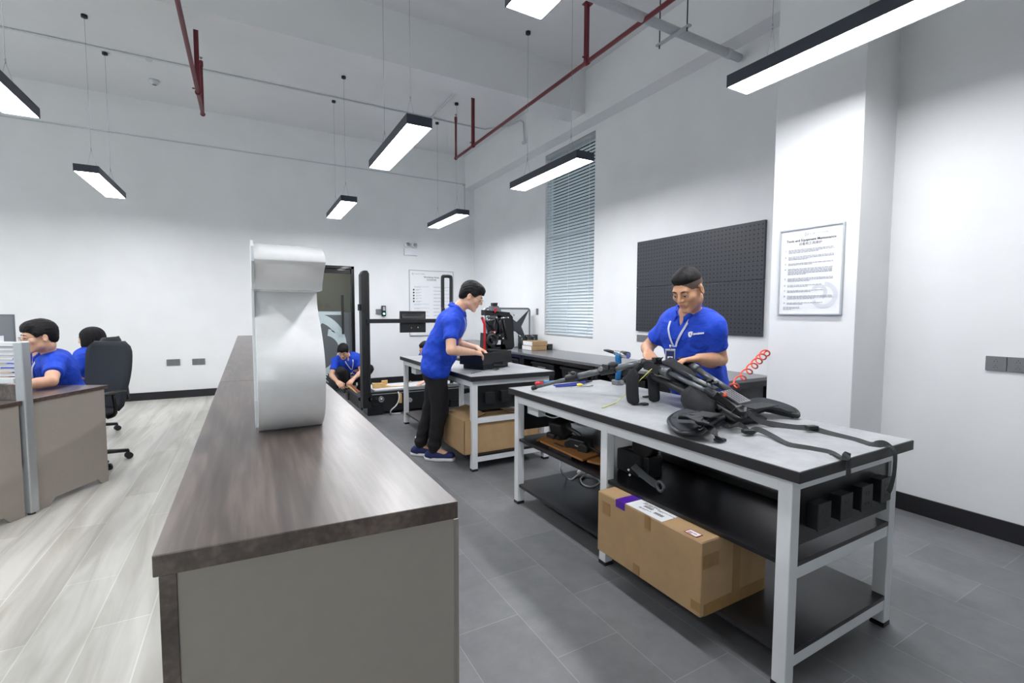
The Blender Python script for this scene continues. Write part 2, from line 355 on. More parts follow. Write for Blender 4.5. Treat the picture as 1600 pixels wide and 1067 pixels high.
for k_, (a_, b_) in enumerate(FILL_WL):  # frames and panes of the added fill-light openings on the left
    t_ = thing('window_%d' % (k_+2), None, None, (XL-.05, a_, .9)); t_['kind'] = 'structure'; q = .05; xa, xb = XL-.08, XL-.03; mid = (a_+b_)/2
    MB().box((xa, a_, .9), (xb, a_+q, 3.75)).box((xa, b_-q, .9), (xb, b_, 3.75)).box((xa, a_, .9), (xb, b_, .95)).box((xa, a_, 3.7), (xb, b_, 3.75)).box((xa, mid-.025, .9), (xb, mid+.025, 3.75)).build('window_frame', M['alu'], t_)
    MB().box((XL-.058, a_+q, .95), (XL-.052, b_-q, 3.7)).build('pane', gm, t_)
for k_, (a_, b_) in enumerate(FILL_WF):  # same for the added openings behind the camera, there only for fill light
    t_ = thing('window_%d' % (k_+4), None, None, (a_, YN-.05, .9)); t_['kind'] = 'structure'; q = .05; xa, xb = YN-.08, YN-.03; mid = (a_+b_)/2
    MB().box((a_, xa, .9), (a_+q, xb, 3.75)).box((b_-q, xa, .9), (b_, xb, 3.75)).box((a_, xa, .9), (b_, xb, .95)).box((a_, xa, 3.7), (b_, xb, 3.75)).box((mid-.025, xa, .9), (mid+.025, xb, 3.75)).build('window_frame', M['alu'], t_)
    MB().box((a_+q, YN-.058, .95), (b_-q, YN-.052, 3.7)).build('pane', gm, t_)
M['slat'] = mat('blind_slat', (196, 204, 210), .35, metal=.2)
bl = thing('venetian_blind', 'tall grey venetian blind lowered in the window beside the counter', 'blind', (XA+.035, (WY0+WY1)/2, WZ0))
MB().box((XA+.005, WY0+.008, WZ1-.06), (XA+.055, WY1-.008, WZ1-.005)).build('headrail', M['alu'], bl, bevel=.004)
mb = MB(); z = WZ0+.04; i = 0
while z < WZ1-.10:
    tilt = math.radians(58)
    c = Vector((XA+.032, (WY0+WY1)/2, z)); ax = Vector((math.cos(tilt), 0, math.sin(tilt))); prof = []
    for q in range(5):
        u = (q/4-.5)*.05; prof.append(c+ax*u+Vector((-math.sin(tilt), 0, math.cos(tilt)))*(.003-(u/.025)**2*.003))
    for q in range(4):
        a, b = prof[q], prof[q+1]; h = Vector((0, (WY1-WY0)/2-.012, 0)); mb.quad(a-h, b-h, b+h, a+h)
    z += .0445; i += 1
mb.build('slats', M['slat'], bl, smooth_all=True)
MB().box((XA+.012, WY0+.012, WZ0+.004), (XA+.05, WY1-.012, WZ0+.022)).build('bottom_rail', M['alu'], bl, bevel=.003)
mb = MB()
for yy in (WY0+.12, (WY0+WY1)/2, WY1-.12): mb.tube([(XA+.004, yy, WZ0+.01), (XA+.004, yy, WZ1-.05)], .0015, 6)
mb.build('cord', M['paper'], bl)

# doorway: frame, glass leaf with the big shield graphic, handle, corridor beyond
dr = thing('door_1', None, None, ((DX0+DX1)/2, YB, 0)); dr['kind'] = 'structure'
mb = MB(); f = .05
mb.box((DX0, YB-.02, 0), (DX0+f, YB+.12, DZ)).box((DX1-f, YB-.02, 0), (DX1, YB+.12, DZ)).box((DX0, YB-.02, DZ-f), (DX1, YB+.12, DZ)).box((DX0+f, YB+.03, DZ-.13), (DX1-f, YB+.08, DZ-f)).box((DX0+f, YB+.03, 0), (DX1-f, YB+.08, .08))
mb.build('door_frame', M['black_gloss'], dr, bevel=.003)
MB().box((DX0+f, YB+.05, .08), (DX1-f, YB+.06, DZ-.13)).build('pane', gm, dr)
MB().box((1.455, YB-.035, .93), (1.49, YB+.0, 1.62)).box((1.46, YB, 1.0), (1.485, YB+.05, 1.04)).box((1.46, YB, 1.5), (1.485, YB+.05, 1.54)).build('handle', M['black'], dr, bevel=.006)
STK = mat('frosted_film', (190, 204, 206), .6); STD = mat('dark_film', (92, 96, 98), .6)
yy = YB+.046
def ring2(cx, cz, r0, r1, a0, a1, y, n=24, sx=1, sz=1):
    mb = MB(); a = [a0+(a1-a0)*i/n for i in range(n+1)]
    for i in range(n):
        p = lambda r, t: (cx+r*sx*math.cos(t), y, cz+r*sz*math.sin(t))
        mb.quad(p(r0, a[i]), p(r1, a[i]), p(r1, a[i+1]), p(r0, a[i+1]))
    return mb
MB().box((DX0+f, yy-.001, .08), (DX1-f, yy, 1.32)).build('lower_film', STD, dr)
g = ring2(.98, .72, .42, .56, -1.35, 1.75, yy-.003, sz=1.05); q = ring2(1.2, 1.05, .10, .17, -.6, 3.6, yy-.004)
g.v, o2 = g.v+q.v, len(g.v); g.f += [tuple(i+o2 for i in f_) for f_ in q.f]; g.sm += q.sm; g.mi += q.mi
q = ring2(1.18, .62, .24, .34, -1.6, 1.4, yy-.004, sz=1.2)
o2 = len(g.v); g.v += q.v; g.f += [tuple(i+o2 for i in f_) for f_ in q.f]; g.sm += q.sm; g.mi += q.mi
g.box((DX0+f, yy-.005, 1.27), (1.455, yy-.003, 1.33)).build('shield_graphic', STK, dr)
BG = mat('corridor_wall', (188, 184, 172), .8)
struct('wall_corridor', MB().box((-.6, 10.6, 0), (3.2, 10.7, 2.7)).box((-.6, YB+.12, 0), (-.5, 10.6, 2.7)).box((3.1, YB+.12, 0), (3.2, 10.6, 2.7)).box((-.6, YB+.12, 2.6), (3.2, 10.6, 2.7)), BG)
struct('floor', MB().box((-.6, YB+.15, -.1), (3.2, 10.7, 0)), M['tile_floor'], label='corridor floor beyond the glass door')
cl = thing('corridor_lamp', 'small round lamp glowing inside the corridor beyond the glass door', 'lamp', (1.3, 9.7, 2.6))
MB().lathe((1.3, 9.7, 2.575), [(.12, 0), (.13, .01), (.13, .025)], 24).build('lamp_housing', M['white'], cl)
MB().lathe((1.3, 9.7, 2.57), [(.10, 0), (.11, .006)], 24).build('diffuser', mat('corridor_diffuser', (255, 255, 255), .5, emit=(255, 250, 240), estr=22), cl)

# ------------------------------------------------------------------ pendant lamps
LZ = 2.73; LH = .075; LW = .2; LL = 1.26
def lamp(x, y, label, first=[None], ends=.405):
    if first[0] is None:
        t = thing('pendant_lamp', label, 'lamp', (0, 0, 0), group='black linear pendant lamps')
        MB().box((-LW/2, -LL/2, 0), (-LW/2+.004, LL/2, LH)).box((LW/2-.004, -LL/2, 0), (LW/2, LL/2, LH)).box((-LW/2, -LL/2, 0), (LW/2, -LL/2+.004, LH)).box((-LW/2, LL/2-.004, 0), (LW/2, LL/2, LH)).box((-LW/2, -LL/2, LH-.004), (LW/2, LL/2, LH)).build('housing', mat('lamp_housing', (52, 56, 68), .45), t)
        MB().box((-LW/2+.005, -LL/2+.005, .004), (LW/2-.005, LL/2-.005, .010)).build('diffuser', M['diffuser'], t)
        top = CZ-LZ
        for s in (-1, 1):
            w_ = MB().tube([(0, s*ends, .28), (0, s*ends, top-.02)], .0016, 6)
            w_.tube([(0, s*ends, .28), (-.05, s*ends, LH)], .001, 5).tube([(0, s*ends, .28), (.05, s*ends, LH)], .001, 5).cyl((0, s*ends, .27), (0, s*ends, .30), .004, n=8)
            w_.build('suspension_wire', M['silver'], t)
            MB().lathe((0, s*ends, top-.03), [(.02, 0), (.028, .004), (.028, .03)], 16).build('ceiling_cup', M['black'], t)
        first[0] = t
    else: t = copy_tree(first[0]); t['label'] = label
    t.location = (x, y, LZ); return t
rowY = (7.0, 4.17, 1.37); colX = (-1.385, 1.18, 2.76)
LBL = {(0,0): 'linear pendant lamp at the far left, end on above the wall conduit', (0,1): 'small short-looking pendant lamp hanging before the far back wall, left of the red pipe end',
 (0,2): 'slim pendant lamp hanging by the back corner above the emergency light', (1,0): 'pendant lamp cut by the left edge of the photo',
 (1,1): 'wide bright pendant lamp hanging in the middle, before the back wall conduit', (1,2): 'pendant lamp hanging in front of the blind window',
 (2,0): 'pendant lamp above and left of the camera, outside the view', (2,1): 'pendant lamp cut by the top edge near the middle', (2,2): 'largest pendant lamp, long and bright at the upper right by the pillar'}
for i, y in enumerate(rowY):
    for j, x in enumerate(colX): lamp(x, y, LBL[(i, j)])
for y in BACK_ROWS:
    for x in colX: lamp(x, y, 'pendant lamp hanging behind the camera')
for y, w_ in zip(rowY, ('farthest from the camera', 'in the middle row', 'nearest the camera')): lamp(-3.95, y, 'pendant lamp over the office side left of the view, '+w_)
# ------------------------------------------------------------------ pipes, conduit, small ceiling things
def mpipe(name, label, pts, r, m_, cat='pipe', group=None, n=12):
    o = MB().tube(pts, r, n).build(name, m_); return tag(o, label, cat, group)
for x, lab in ((2.8, 'red sprinkler pipe running under the ceiling on the right, towards the window corner'), (-.388, 'red sprinkler pipe running down from the top edge, left of the middle')):
    t = thing('sprinkler_pipe', lab, 'pipe', (x, 4, 3.63), group='red sprinkler pipes')
    MB().tube([(x, -3.0, 3.63), (x, 6.70, 3.63)], .019, 14).tube([(x, 6.72, 3.615), (x, 6.72, 4.20)], .017, 14).ell((x, 6.72, 3.63), (.027, .027, .027)).cyl((x, 6.72, 4.17), (x, 6.72, 4.23), .022, n=12).build('pipe_run', M['red_pipe'], t)
    MB().cyl((x, 6.72, 4.23), (x, 6.72, 4.26), .008, n=8).lathe((x, 6.72, 4.262), [(.005, 0), (.022, .004), (.022, .007)], 12).build('sprinkler_head', M['silver'], t)
    for yb, zt in ((6.1, CZ), (3.59, 4.14), (1.0, CZ)):
        mb = MB().box((x-.022, yb-.004, 3.62), (x+.022, yb+.004, zt)).box((x-.022, yb-.02, 3.62), (x-.018, yb+.02, zt)).tube([(x, yb-.02, 3.63), (x, yb+.02, 3.63)], .027, 14).cyl((x-.05, yb, 3.665), (x+.02, yb, 3.665), .007, n=8)
        if zt < CZ: mb.box((x-.04, yb-.03, zt), (x+.04, yb+.03, zt+.008)).cyl((x, yb, zt), (x, yb, CZ), .005, n=8)
        mb.build('bracket', M['red_pipe'], t)
PW = mat('painted_pipe', (206, 209, 212), .6, noise=.05)
t = thing('drain_pipe', 'thick white-painted drain pipe under the ceiling at the upper right, ending at the wall', 'pipe', (3, 2.875, 3.65))
MB().tube([(-3, 2.875, 3.65), (3.99, 2.875, 3.65)], .036, 18).tube([(3.8, 2.875, 3.65), (3.86, 2.875, 3.65)], .042, 18).build('pipe_run', PW, t)
hx = 3.13
MB().bar((hx, 2.70, 3.605), (hx, 3.05, 3.605), .035, .012).build('hanger_bar', M['alu'], t)
MB().cyl((hx, 2.73, 3.57), (hx, 2.73, CZ), .005, n=8).cyl((hx, 3.02, 3.57), (hx, 3.02, CZ), .005, n=8).build('threaded_rod', M['dark_metal'], t)
t = thing('ceiling_conduit', 'thin grey conduit along the ceiling before the back wall, dropping beside the window corner', 'conduit', (0, 7.3, CZ))
MB().tube([(-6, 7.3, CZ-.014), (2.62, 7.26, CZ-.014), (3.55, 7.26, CZ-.014), (3.80, 6.9, CZ-.02), (3.81, 6.55, CZ-.05), (3.81, 6.45, CZ-.12), (3.81, 6.42, 3.97)], .011, 10).tube([(2.6, 7.26, CZ-.014), (2.62, 5.25, CZ-.014)], .011, 10).build('tube_run', PW, t)
MB().lathe((2.62, 7.26, CZ-.03), [(.03, 0), (.035, .006), (.035, .03)], 16).lathe((-.95, 7.3, CZ-.03), [(.03, 0), (.035, .006), (.035, .03)], 16).box((3.79, 6.36, 3.93), (3.83, 6.46, 3.97)).build('junction_box', PW, t)
zc = 3.85
mpipe('wall_conduit', 'thin grey conduit running along the upper back wall and down at the corner', smooth_path([(-6, YB-.012, zc), (0, YB-.012, zc), (3.70, YB-.012, zc), (3.79, YB-.012, zc-.02), (3.82, YB-.012, zc-.1), (3.82, YB-.012, zc-.5)], 4), .009, PW, 'conduit')
t = thing('smoke_detector', 'small white smoke detector on the ceiling at the upper left', 'detector', (-.99, 7.96, CZ))
MB().lathe((-.99, 7.96, CZ-.055), [(.03, 0), (.045, .015), (.05, .03), (.062, .04), (.062, .055)], 24).build('detector_body', PW, t)
MB().lathe((-.99, 7.96, CZ-.057), [(.02, 0), (.028, .003), (.034, .012)], 16).build('sensor_cap', M['grey_plate'], t)
# emergency light over the notice
t = thing('emergency_light', 'white twin-head emergency light high on the back wall above the notice', 'light', (2.70, YB, 2.45))
MB().box((2.585, YB-.05, 2.385), (2.835, YB, 2.52)).build('lamp_body', M['white'], t, bevel=.006)
for s in (-1, 1):
    h = MB().lathe((2.71+s*.068, YB-.035, 2.578), [(.02, 0), (.052, .0), (.056, .02), (.04, .04)], 20, axis=(0, -1, 0)).build('spot_head', M['gloss_white'], t)
    MB().lathe((2.71+s*.068, YB-.078, 2.578), [(.034, 0), (.036, .004)], 20, axis=(0, -1, 0)).lathe((2.71+s*.068, YB-.084, 2.578), [(.014, 0), (.015, .006)], 14, axis=(0, -1, 0)).build('lens', M['alu'], h)
# outlets
def plate(label, c, w_, h_, axis, n=1, cat='socket', group=None, col='grey_plate', th=.012):
    """a wall plate; axis 'x' lies on a wall facing -x, 'y' faces -y"""
    t = thing('socket_plate', label, cat, c, group=group); c = Vector(c)
    if axis == 'y': ax, nn = Vector((1, 0, 0)), Vector((0, -1, 0))
    else: ax, nn = Vector((0, 1, 0)), Vector((-1, 0, 0))
    for i in range(n):
        cc = c+ax*((i-(n-1)/2)*w_/n)
        MB().obox(cc+nn*th/2, (w_/n-.002, h_, th), ax, (0, 0, 1), nn).build('faceplate', M[col], t, bevel=.002)
    if w_/n > .06:
        mb = MB()
        for i in range(n):
            cc = c+ax*((i-(n-1)/2)*w_/n)
            for dz in (-.018, .018):
                for dx, ddz, s in ((0, .007, 0), (-.007, -.004, .5), (.007, -.004, -.5)):
                    mb.obox(cc+nn*(th+.0003)+Vector((0, 0, dz+ddz))+ax*dx, (.0022, .007, .0006), ax, (0, 0, 1), nn)
        mb.build('socket_holes', M['ink'], t)
    return t
plate('dark grey socket plate on the back wall, left one of the pair near the floor', (-.997, YB, .55), .17, .095, 'y', 2)
plate('dark grey socket plate on the back wall, right one of the pair near the floor', (-.675, YB, .545), .17, .095, 'y', 2)
plate('dark grey double socket plate on the right wall at the edge of the photo', (XC, .962, 1.03), .185, .085, 'x', 2)
plate('small dark switch plate on the wall between the white case and the blind', (XA, 6.35, 1.335), .06, .10, 'x', 1)
plate('long dark socket strip on the wall under the pegboard', (XA, 3.98, 1.025), .32, .078, 'x', 4)
t = thing('door_reader', 'small access reader with a green light on the back wall beside the door', 'reader', (2.2, YB, 1.4))
q0, q1 = aty(587, 483, YB), aty(596, 491, YB)
MB().box((q0.x, YB-.02, q1.z), (q1.x, YB, q0.z)).build('back_plate', M['grey_plate'], t, bevel=.002)
q0, q1 = aty(595.5, 477.5, YB), aty(602, 494, YB)
MB().box((q0.x, YB-.06, q1.z), (q1.x, YB, q0.z)).build('reader_body', M['dark_metal'], t, bevel=.008)
MB().box((q0.x+.015, YB-.063, q0.z-.09), (q1.x-.015, YB-.06, q0.z-.02)).build('display', M['alu'], t)
MB().lathe(((q0.x+q1.x)/2, YB-.06, q1.z+.045), [(.018, 0), (.018, .004)], 14, axis=(0, -1, 0)).build('sensor_light', mat('green_led', (120, 240, 190), .4, emit=(120, 255, 190), estr=2.0), t)

# ------------------------------------------------------------------ notices
def seg_lines(mb, x0, y0, w_, h_, n, O, ax, ay, nn, d=.0012, seed=0, gap=.004):
    """fine print: rows of word-length strokes"""
    rnd = random.Random(seed)
    for i in range(n):
        x = x0; end = x0+w_*(1 if i < n-1 else rnd.uniform(.35, .8)); y = y0-i*h_
        while x < end-.006:
            l = min(rnd.uniform(.008, .028), end-x)
            mb.obox(O+ax*(x+l/2)+ay*y+nn*d, (l, h_*.42, .0004), ax, ay, nn); x += l+gap
def logo_shield(mb, c, s, ax, ay, nn, d=.0014):
    n = 20; pts = []
    for i in range(n):
        a = 2*PI*i/n; r = s*(1+.18*math.sin(a)*math.sin(a)*(-1 if math.sin(a) < 0 else .2)); pts.append(c+ax*math.cos(a)*s*.86+ay*math.sin(a)*r+nn*d)
    q = []
    for i in range(n):
        a = 2*PI*i/n; q.append(c+ax*math.cos(a)*s*.62+ay*math.sin(a)*s*.70+nn*d)
    for i in range(n):
        if i in (3, 4): continue
        j = (i+1) % n; mb.quad(pts[i], pts[j], q[j], q[i])
    mb.obox(c+ax*s*.08+nn*d+ay*s*.12, (s*.22, s*.7, .0003), (ax+ay*.5), (ay-ax*.5), nn).obox(c-ax*s*.12-ay*s*.22+nn*d, (s*.2, s*.4, .0003), (ax-ay*.7), (ay+ax*.7), nn)
# on the pillar
PX = XP
t = thing('framed_notice', 'framed tools and equipment notice with nine numbered rules hanging on the pillar', 'notice', (PX, 1.86, 1.3))
y0, y1, z0, z1 = 1.652, 2.058, 1.32, 1.905
MB().box((PX-.012, y0, z0), (PX-.001, y1, z1)).build('backing_sheet', M['paper'], t)
f = .011
MB().box((PX-.02, y0-f, z0-f), (PX, y0, z1+f)).box((PX-.02, y1, z0-f), (PX, y1+f, z1+f)).box((PX-.02, y0, z0-f), (PX, y1, z0)).box((PX-.02, y0, z1), (PX, y1, z1+f)).build('frame', M['alu'], t, bevel=.002)
ax, ay = Vector((0, -1, 0)), Vector((0, 0, 1)); nn = ax.cross(ay); O = Vector((PX-.0125, y1, z1)); W_, H_ = y1-y0, z1-z0
mb = MB()
logo_shield(mb, O+ax*.175+ay*(-.038), .014, ax, ay, nn)
hd = text_mb('ROBOT POWER', .017, O+ax*.196-ay*.043, ax, ay, .0014); o2 = len(mb.v); mb.v += hd.v; mb.f += [tuple(i+o2 for i in q) for q in hd.f]; mb.sm += hd.sm; mb.mi += hd.mi
def addt(mb, *a, **k):
    hd = text_mb(*a, **k); o2 = len(mb.v); mb.v += hd.v; mb.f += [tuple(i+o2 for i in q) for q in hd.f]; mb.sm += hd.sm; mb.mi += hd.mi
mb.build('header_logo', M['ink_grey'], t)
mb = MB(); addt(mb, 'Tools and Equipment Maintenance', .0235, O+ax*(W_/2)-ay*.082, ax, ay, .0014, 'CENTER', .0004); addt(mb, '设备和工具维护', .022, O+ax*(W_/2)-ay*.108, ax, ay, .0014, 'CENTER')
mb.build('title', M['ink'], t)
mb = MB(); fp = MB(); y = -.138
for i, n in enumerate((3, 3, 2, 5, 3, 2, 2, 3, 2)):
    addt(mb, str(i+1), .015, O+ax*.032+ay*(y-.006), ax, ay, .0014, 'LEFT', .0003)
    seg_lines(fp, .056, y, .30 if i not in (5, 6, 8) else .24, .0092, n, O, ax, ay, nn, .0014, seed=i+3); y -= n*.0092+.020
seg_lines(fp, .03, -H_+.045, .12, .008, 3, O, ax, ay, nn, .0014, seed=44)
mb.build('rule_number', M['ink'], t); fp.build('fine_print', M['ink_grey'], t)
wm = MB(); cc = O+ax*.30-ay*.46
q = ring2(0, 0, .062, .090, -2.6, 1.5, 0); wm._add([cc+ax*v[0]+ay*v[2]+nn*.0009 for v in q.v], q.f, False)
q = ring2(0, 0, .03, .055, -1.0, 2.6, 0); wm._add([cc-ax*.03+ay*.02+ax*v[0]+ay*v[2]+nn*.0009 for v in q.v], q.f, False)
wm.build('watermark', mat('pale_print', (214, 216, 222), .5), t)
# on the back wall
t = thing('framed_notice', 'large framed notice with columns of small print on the back wall', 'notice', (3.1, YB, .9))
x0, x1, z0, z1 = 2.69, 3.56, .885, 2.108
MB().box((x0, YB-.012, z0), (x1, YB-.001, z1)).build('backing_sheet', M['paper'], t)
MB().box((x0-.014, YB-.02, z0-.014), (x0, YB, z1+.014)).box((x1, YB-.02, z0-.014), (x1+.014, YB, z1+.014)).box((x0, YB-.02, z0-.014), (x1, YB, z0)).box((x0, YB-.02, z1), (x1, YB, z1+.014)).build('frame', M['alu'], t, bevel=.002)
ax, ay = Vector((1, 0, 0)), Vector((0, 0, 1)); nn = ax.cross(ay); O = Vector((x0, YB-.0125, z1))
mb = MB(); logo_shield(mb, O+ax*.06-ay*.06, .022, ax, ay, nn); addt(mb, 'ROBOT POWER', .028, O+ax*.095-ay*.07, ax, ay, .0014); mb.build('header_logo', M['ink_grey'], t)
mb = MB(); addt(mb, 'Workshop Rules', .045, O+ax*.43-ay*.13, ax, ay, .0014, 'CENTER', .0005); addt(mb, '实验室制度', .04, O+ax*.43-ay*.18, ax, ay, .0014, 'CENTER')
for i in range(5): mb.ell(O+ax*.075-ay*(.36+i*.055)+nn*.002, (.016, .001, .018))
mb.build('title', M['ink'], t)
fp = MB()
for i in range(12): seg_lines(fp, .12 if 1 <= i < 6 else .08, -.30-i*.055-(0 if i < 6 else (i-6)*.02), .12 if 1 <= i < 6 else .30, .014, 2, O, ax, ay, nn, .0014, seed=i+60, gap=.01)
for i in range(12): seg_lines(fp, .47, -.30-i*.068, .33, .014, 2, O, ax, ay, nn, .0014, seed=i+80, gap=.01)
fp.build('fine_print', M['ink_grey'], t)

# ------------------------------------------------------------------ pegboard
def pegmat():
    m = bpy.data.materials.new('perforated_black_steel'); m.use_nodes = True; nt, b = nodes_of(m); N = nt.nodes.new; L = nt.links.new
    b.inputs['Base Color'].default_value = srgb(54, 56, 63); b.inputs['Roughness'].default_value = .42; b.inputs['Metallic'].default_value = .1
    return m
M['peg'] = pegmat()
t = thing('pegboard', 'large black pegboard with rows of holes on the wall behind the man', 'pegboard', (XA, 3.36, 1.11))
y0, y1, z0, z1 = 2.575, 4.14, 1.11, 2.145; zm = (z0+z1)/2-.01; hy, hz = 38, 25
HOLE = mat('hole_black', (8, 8, 10), .8)
for a, b_ in ((z0, zm-.002), (zm+.002, z1)):
    MB().box((XA-.028, y0, a), (XA, y1, b_)).build('steel_panel', M['peg'], t, bevel=.003)
hm = MB()
for i in range(hy):
    for j in range(hz):
        cy = y0+(i+.5)*(y1-y0)/hy; czz = z0+.015+(j+.5)*(z1-z0-.03)/hz; s = .0052
        hm.quad((XA-.0283, cy-s, czz-s), (XA-.0283, cy+s, czz-s), (XA-.0283, cy+s, czz+s), (XA-.0283, cy-s, czz+s))
hm.build('hole_grid', HOLE, t)

# ------------------------------------------------------------------ low cabinet row with the walnut top
def cabinet(y0, y1, label, near=False):
    x0, x1 = -.118, .304; t = thing('storage_cabinet', label, 'cabinet', ((x0+x1)/2, y0, 0), group='walnut-topped low cabinets')
    mb = MB(); ya = y0+(.012 if near else 0)
    mb.prism([(x0+.014, ya, .0), (x1-.003, ya-(.018 if near else 0), .0), (x1-.003, y1, .0), (x0+.014, y1, .0)], (0, 0, .97)); mb.build('carcass', M['taupe'], t)
    MB().box((x0+.006, ya-.003, 0), (x0+.026, y1, .969)).build('side_panel', M['walnut'], t, bevel=.001)
    a = y0; q = .018 if near else 0
    MB().prism([(x0, y0+.008 if near else y0, .97), (x1, y0-q, .97), (x1, y1-.001, .97), (x0, y1-.001, .97)], (0, 0, .03)).build('top_panel', M['walnut'], t, bevel=.0015)
    n = 2; L_ = (y1-y0-.02)/n
    for i in range(n):
        d = MB().box((x1-.003, y0+.012+i*L_, .08), (x1+.014, y0+.006+(i+1)*L_, .955)).build('door', M['taupe'], t, bevel=.001)
        MB().cyl((x1+.03, y0+.06+i*L_+(L_-.12)*(1-i), .72), (x1+.03, y0+.06+i*L_+(L_-.12)*(1-i), .86), .005, n=8).build('handle', M['silver'], d)
    return t
cabinet(.745, 2.51, 'long walnut-topped cabinet nearest the camera, carrying the white curved stand', True)
cabinet(2.512, 4.92, 'walnut-topped cabinet just beyond the seam, behind the white curved stand')
cabinet(4.922, 7.34, 'walnut-topped cabinet at the far end of the row, towards the back wall')

# ------------------------------------------------------------------ white curved stand on the cabinet
prof = [(1.418, 1.0), (1.372, 1.03), (1.343, 1.065), (1.327, 1.12), (1.326, 1.16), (1.338, 1.20), (1.37, 1.245), (1.41, 1.285), (1.45, 1.315), (1.472, 1.345), (1.478, 1.376), (1.362, 1.377), (1.352, 1.395), (1.325, 1.42), (1.29, 1.441), (1.293, 1.455), (1.31, 1.47), (1.35, 1.485), (1.42, 1.50), (1.53, 1.503)]
p = smooth_path([(0, a, b) for a, b in prof[:11]], 4)+[Vector((0, 1.3625, 1.3775))]+smooth_path([(0, a, b) for a, b in prof[11:]], 3)
t = thing('curved_display_stand', 'tall glossy white curved stand with a hooded top, standing on the walnut cabinet', 'stand', (.1, 1.45, 1.0))
back = [Vector((0, 1.56, 1.49)), Vector((0, 1.57, 1.2)), Vector((0, 1.56, 1.0))]
mb = MB(); ring = [Vector((.018, v.y, v.z)) for v in p]+[Vector((.018, v.y, v.z)) for v in back]; n = len(ring)
mb.prism(ring, (.16, 0, 0), smooth=True)
o = mb.build('curved_body', M['gloss_white'], t, bevel=.004)
bv = [Vector((.012, v.y-.004 if i < len(p) else v.y+.006, v.z+(.004 if v.z > 1.45 else 0))) for i, v in enumerate([Vector((0, 1.47, 1.0)), Vector((0, 1.44, 1.08)), Vector((0, 1.44, 1.3)), Vector((0, 1.46, 1.38)), Vector((0, 1.36, 1.39)), Vector((0, 1.292, 1.441)), Vector((0, 1.31, 1.475)), Vector((0, 1.42, 1.503)), Vector((0, 1.54, 1.506))])]+[Vector((.012, 1.57, 1.49)), Vector((.012, 1.575, 1.0))]
MB().prism(bv, (.006, 0, 0)).build('side_plate', M['white'], t)

# ------------------------------------------------------------------ workbenches
def workbench(label, y0, y1, mids, mid_shelf=True):
    t = thing('workbench', label, 'workbench', (1.98, (y0+y1)/2, 0)); X0, X1 = 1.593, 2.35; s = .05; TOP = .76
    MB().box((X0-.028, y0-.038, TOP), (X1+.035, y1+.04, .799)).build('tabletop_edge', M['black_board'], t, bevel=.002)
    MB().box((X0-.024, y0-.034, .7985), (X1+.031, y1+.036, .8005)).build('top_mat', M['bench_top'], t)
    for y in [y0, y1-s]+mids:
        for x in (X0, X1-s):
            l = MB().box((x, y, .018), (x+s, y+s, TOP)).build('leg', M['white'], t, bevel=.003)
            MB().box((x-.001, y-.001, 0), (x+s+.001, y+s+.001, .018)).build('foot', M['black'], l)
    r = MB().box((X0+.002, y0+s, .705), (X0+.04, y1-s, TOP)).box((X1-.04, y0+s, .705), (X1-.002, y1-s, TOP)).box((X0+s, y0+.002, .715), (X1-s, y0+.04, TOP)).box((X0+s, y1-.04, .715), (X1-s, y1-.002, TOP))
    for z in ((.09, .41) if mid_shelf else (.09,)):
        r.box((X0+s, y0+.004, z-.015), (X1-s, y0+.042, z+.03)).box((X0+s, y1-.042, z-.015), (X1-s, y1-.004, z+.03))
        for m_ in mids: r.box((X0+s, m_+.006, z), (X1-s, m_+.044, z+.03))
    if not mid_shelf: r.box((X0+s, y0+.004, .40), (X1-s, y0+.042, .44)).box((X0+s, y1-.042, .40), (X1-s, y1-.004, .44))
    r.build('frame_rail', M['white'], t, bevel=.002)
    MB().box((X0+.01, y0+.002, .12), (X1-.01, y1-.002, .138)).build('lower_shelf', M['black_lam'], t, bevel=.001)
    if mid_shelf: MB().box((X0+.01, y0+.002, .44), (X1-.01, y1-.002, .458)).build('middle_shelf', M['black_lam'], t, bevel=.001)
    for e in (0, 1):
        yy = y0+.018 if e == 0 else y1-.018
        p_ = MB().box((X0+s, yy-.006, .508), (X1-s, yy+.006, .712)).build('socket_panel', M['black_lam'], t)
        for i in range(4):
            c = Vector((X0+.15+i*.148, yy-(.006 if e == 0 else -.006), .612+(.004*i))); sg = -1 if e == 0 else 1
            MB().obox(c+Vector((0, sg*.018, 0)), (.078, .036, .09)).obox(c+Vector((0, sg*.0385, 0)), (.084, .006, .096)).build('socket', M['black'], p_, bevel=.002)
            h = MB()
            for dz in (-.02, .02):
                for dx in (-.01, .01): h.obox(c+Vector((dx, sg*.042, dz)), (.003, .001, .01))
            h.build('socket_slots', M['ink'], p_)
    return t
B1 = workbench('large white-framed workbench in the foreground under the black exoskeleton', .895, 2.80, [1.838])
B2 = workbench('white-framed workbench further back that the bending man works at', 3.50, 5.46, [4.48], False)
# cable tray and white power brick hanging under the tops
t = thing('power_adapter', 'white power adapter fixed under the far end of the near workbench', 'adapter', (1.70, 2.72, .6))
MB().box((1.66, 2.60, .63), (1.72, 2.74, .69)).build('adapter_body', M['white'], t, bevel=.004)
MB().tube(smooth_path([(1.69, 2.6, .65), (1.72, 2.5, .64), (1.8, 2.45, .68), (1.82, 2.4, .715)], 5), .004, 8).build('lead', M['white'], t)
t = thing('power_adapter', 'white power adapter fixed under the far end of the further workbench', 'adapter', (1.70, 5.3, .6))
MB().box((1.66, 5.20, .61), (1.73, 5.36, .69)).build('adapter_body', M['white'], t, bevel=.004)
MB().tube(smooth_path([(1.69, 5.2, .65), (1.72, 5.1, .64), (1.8, 5.05, .68), (1.82, 5.0, .76)], 5), .004, 8).build('lead', M['white'], t)

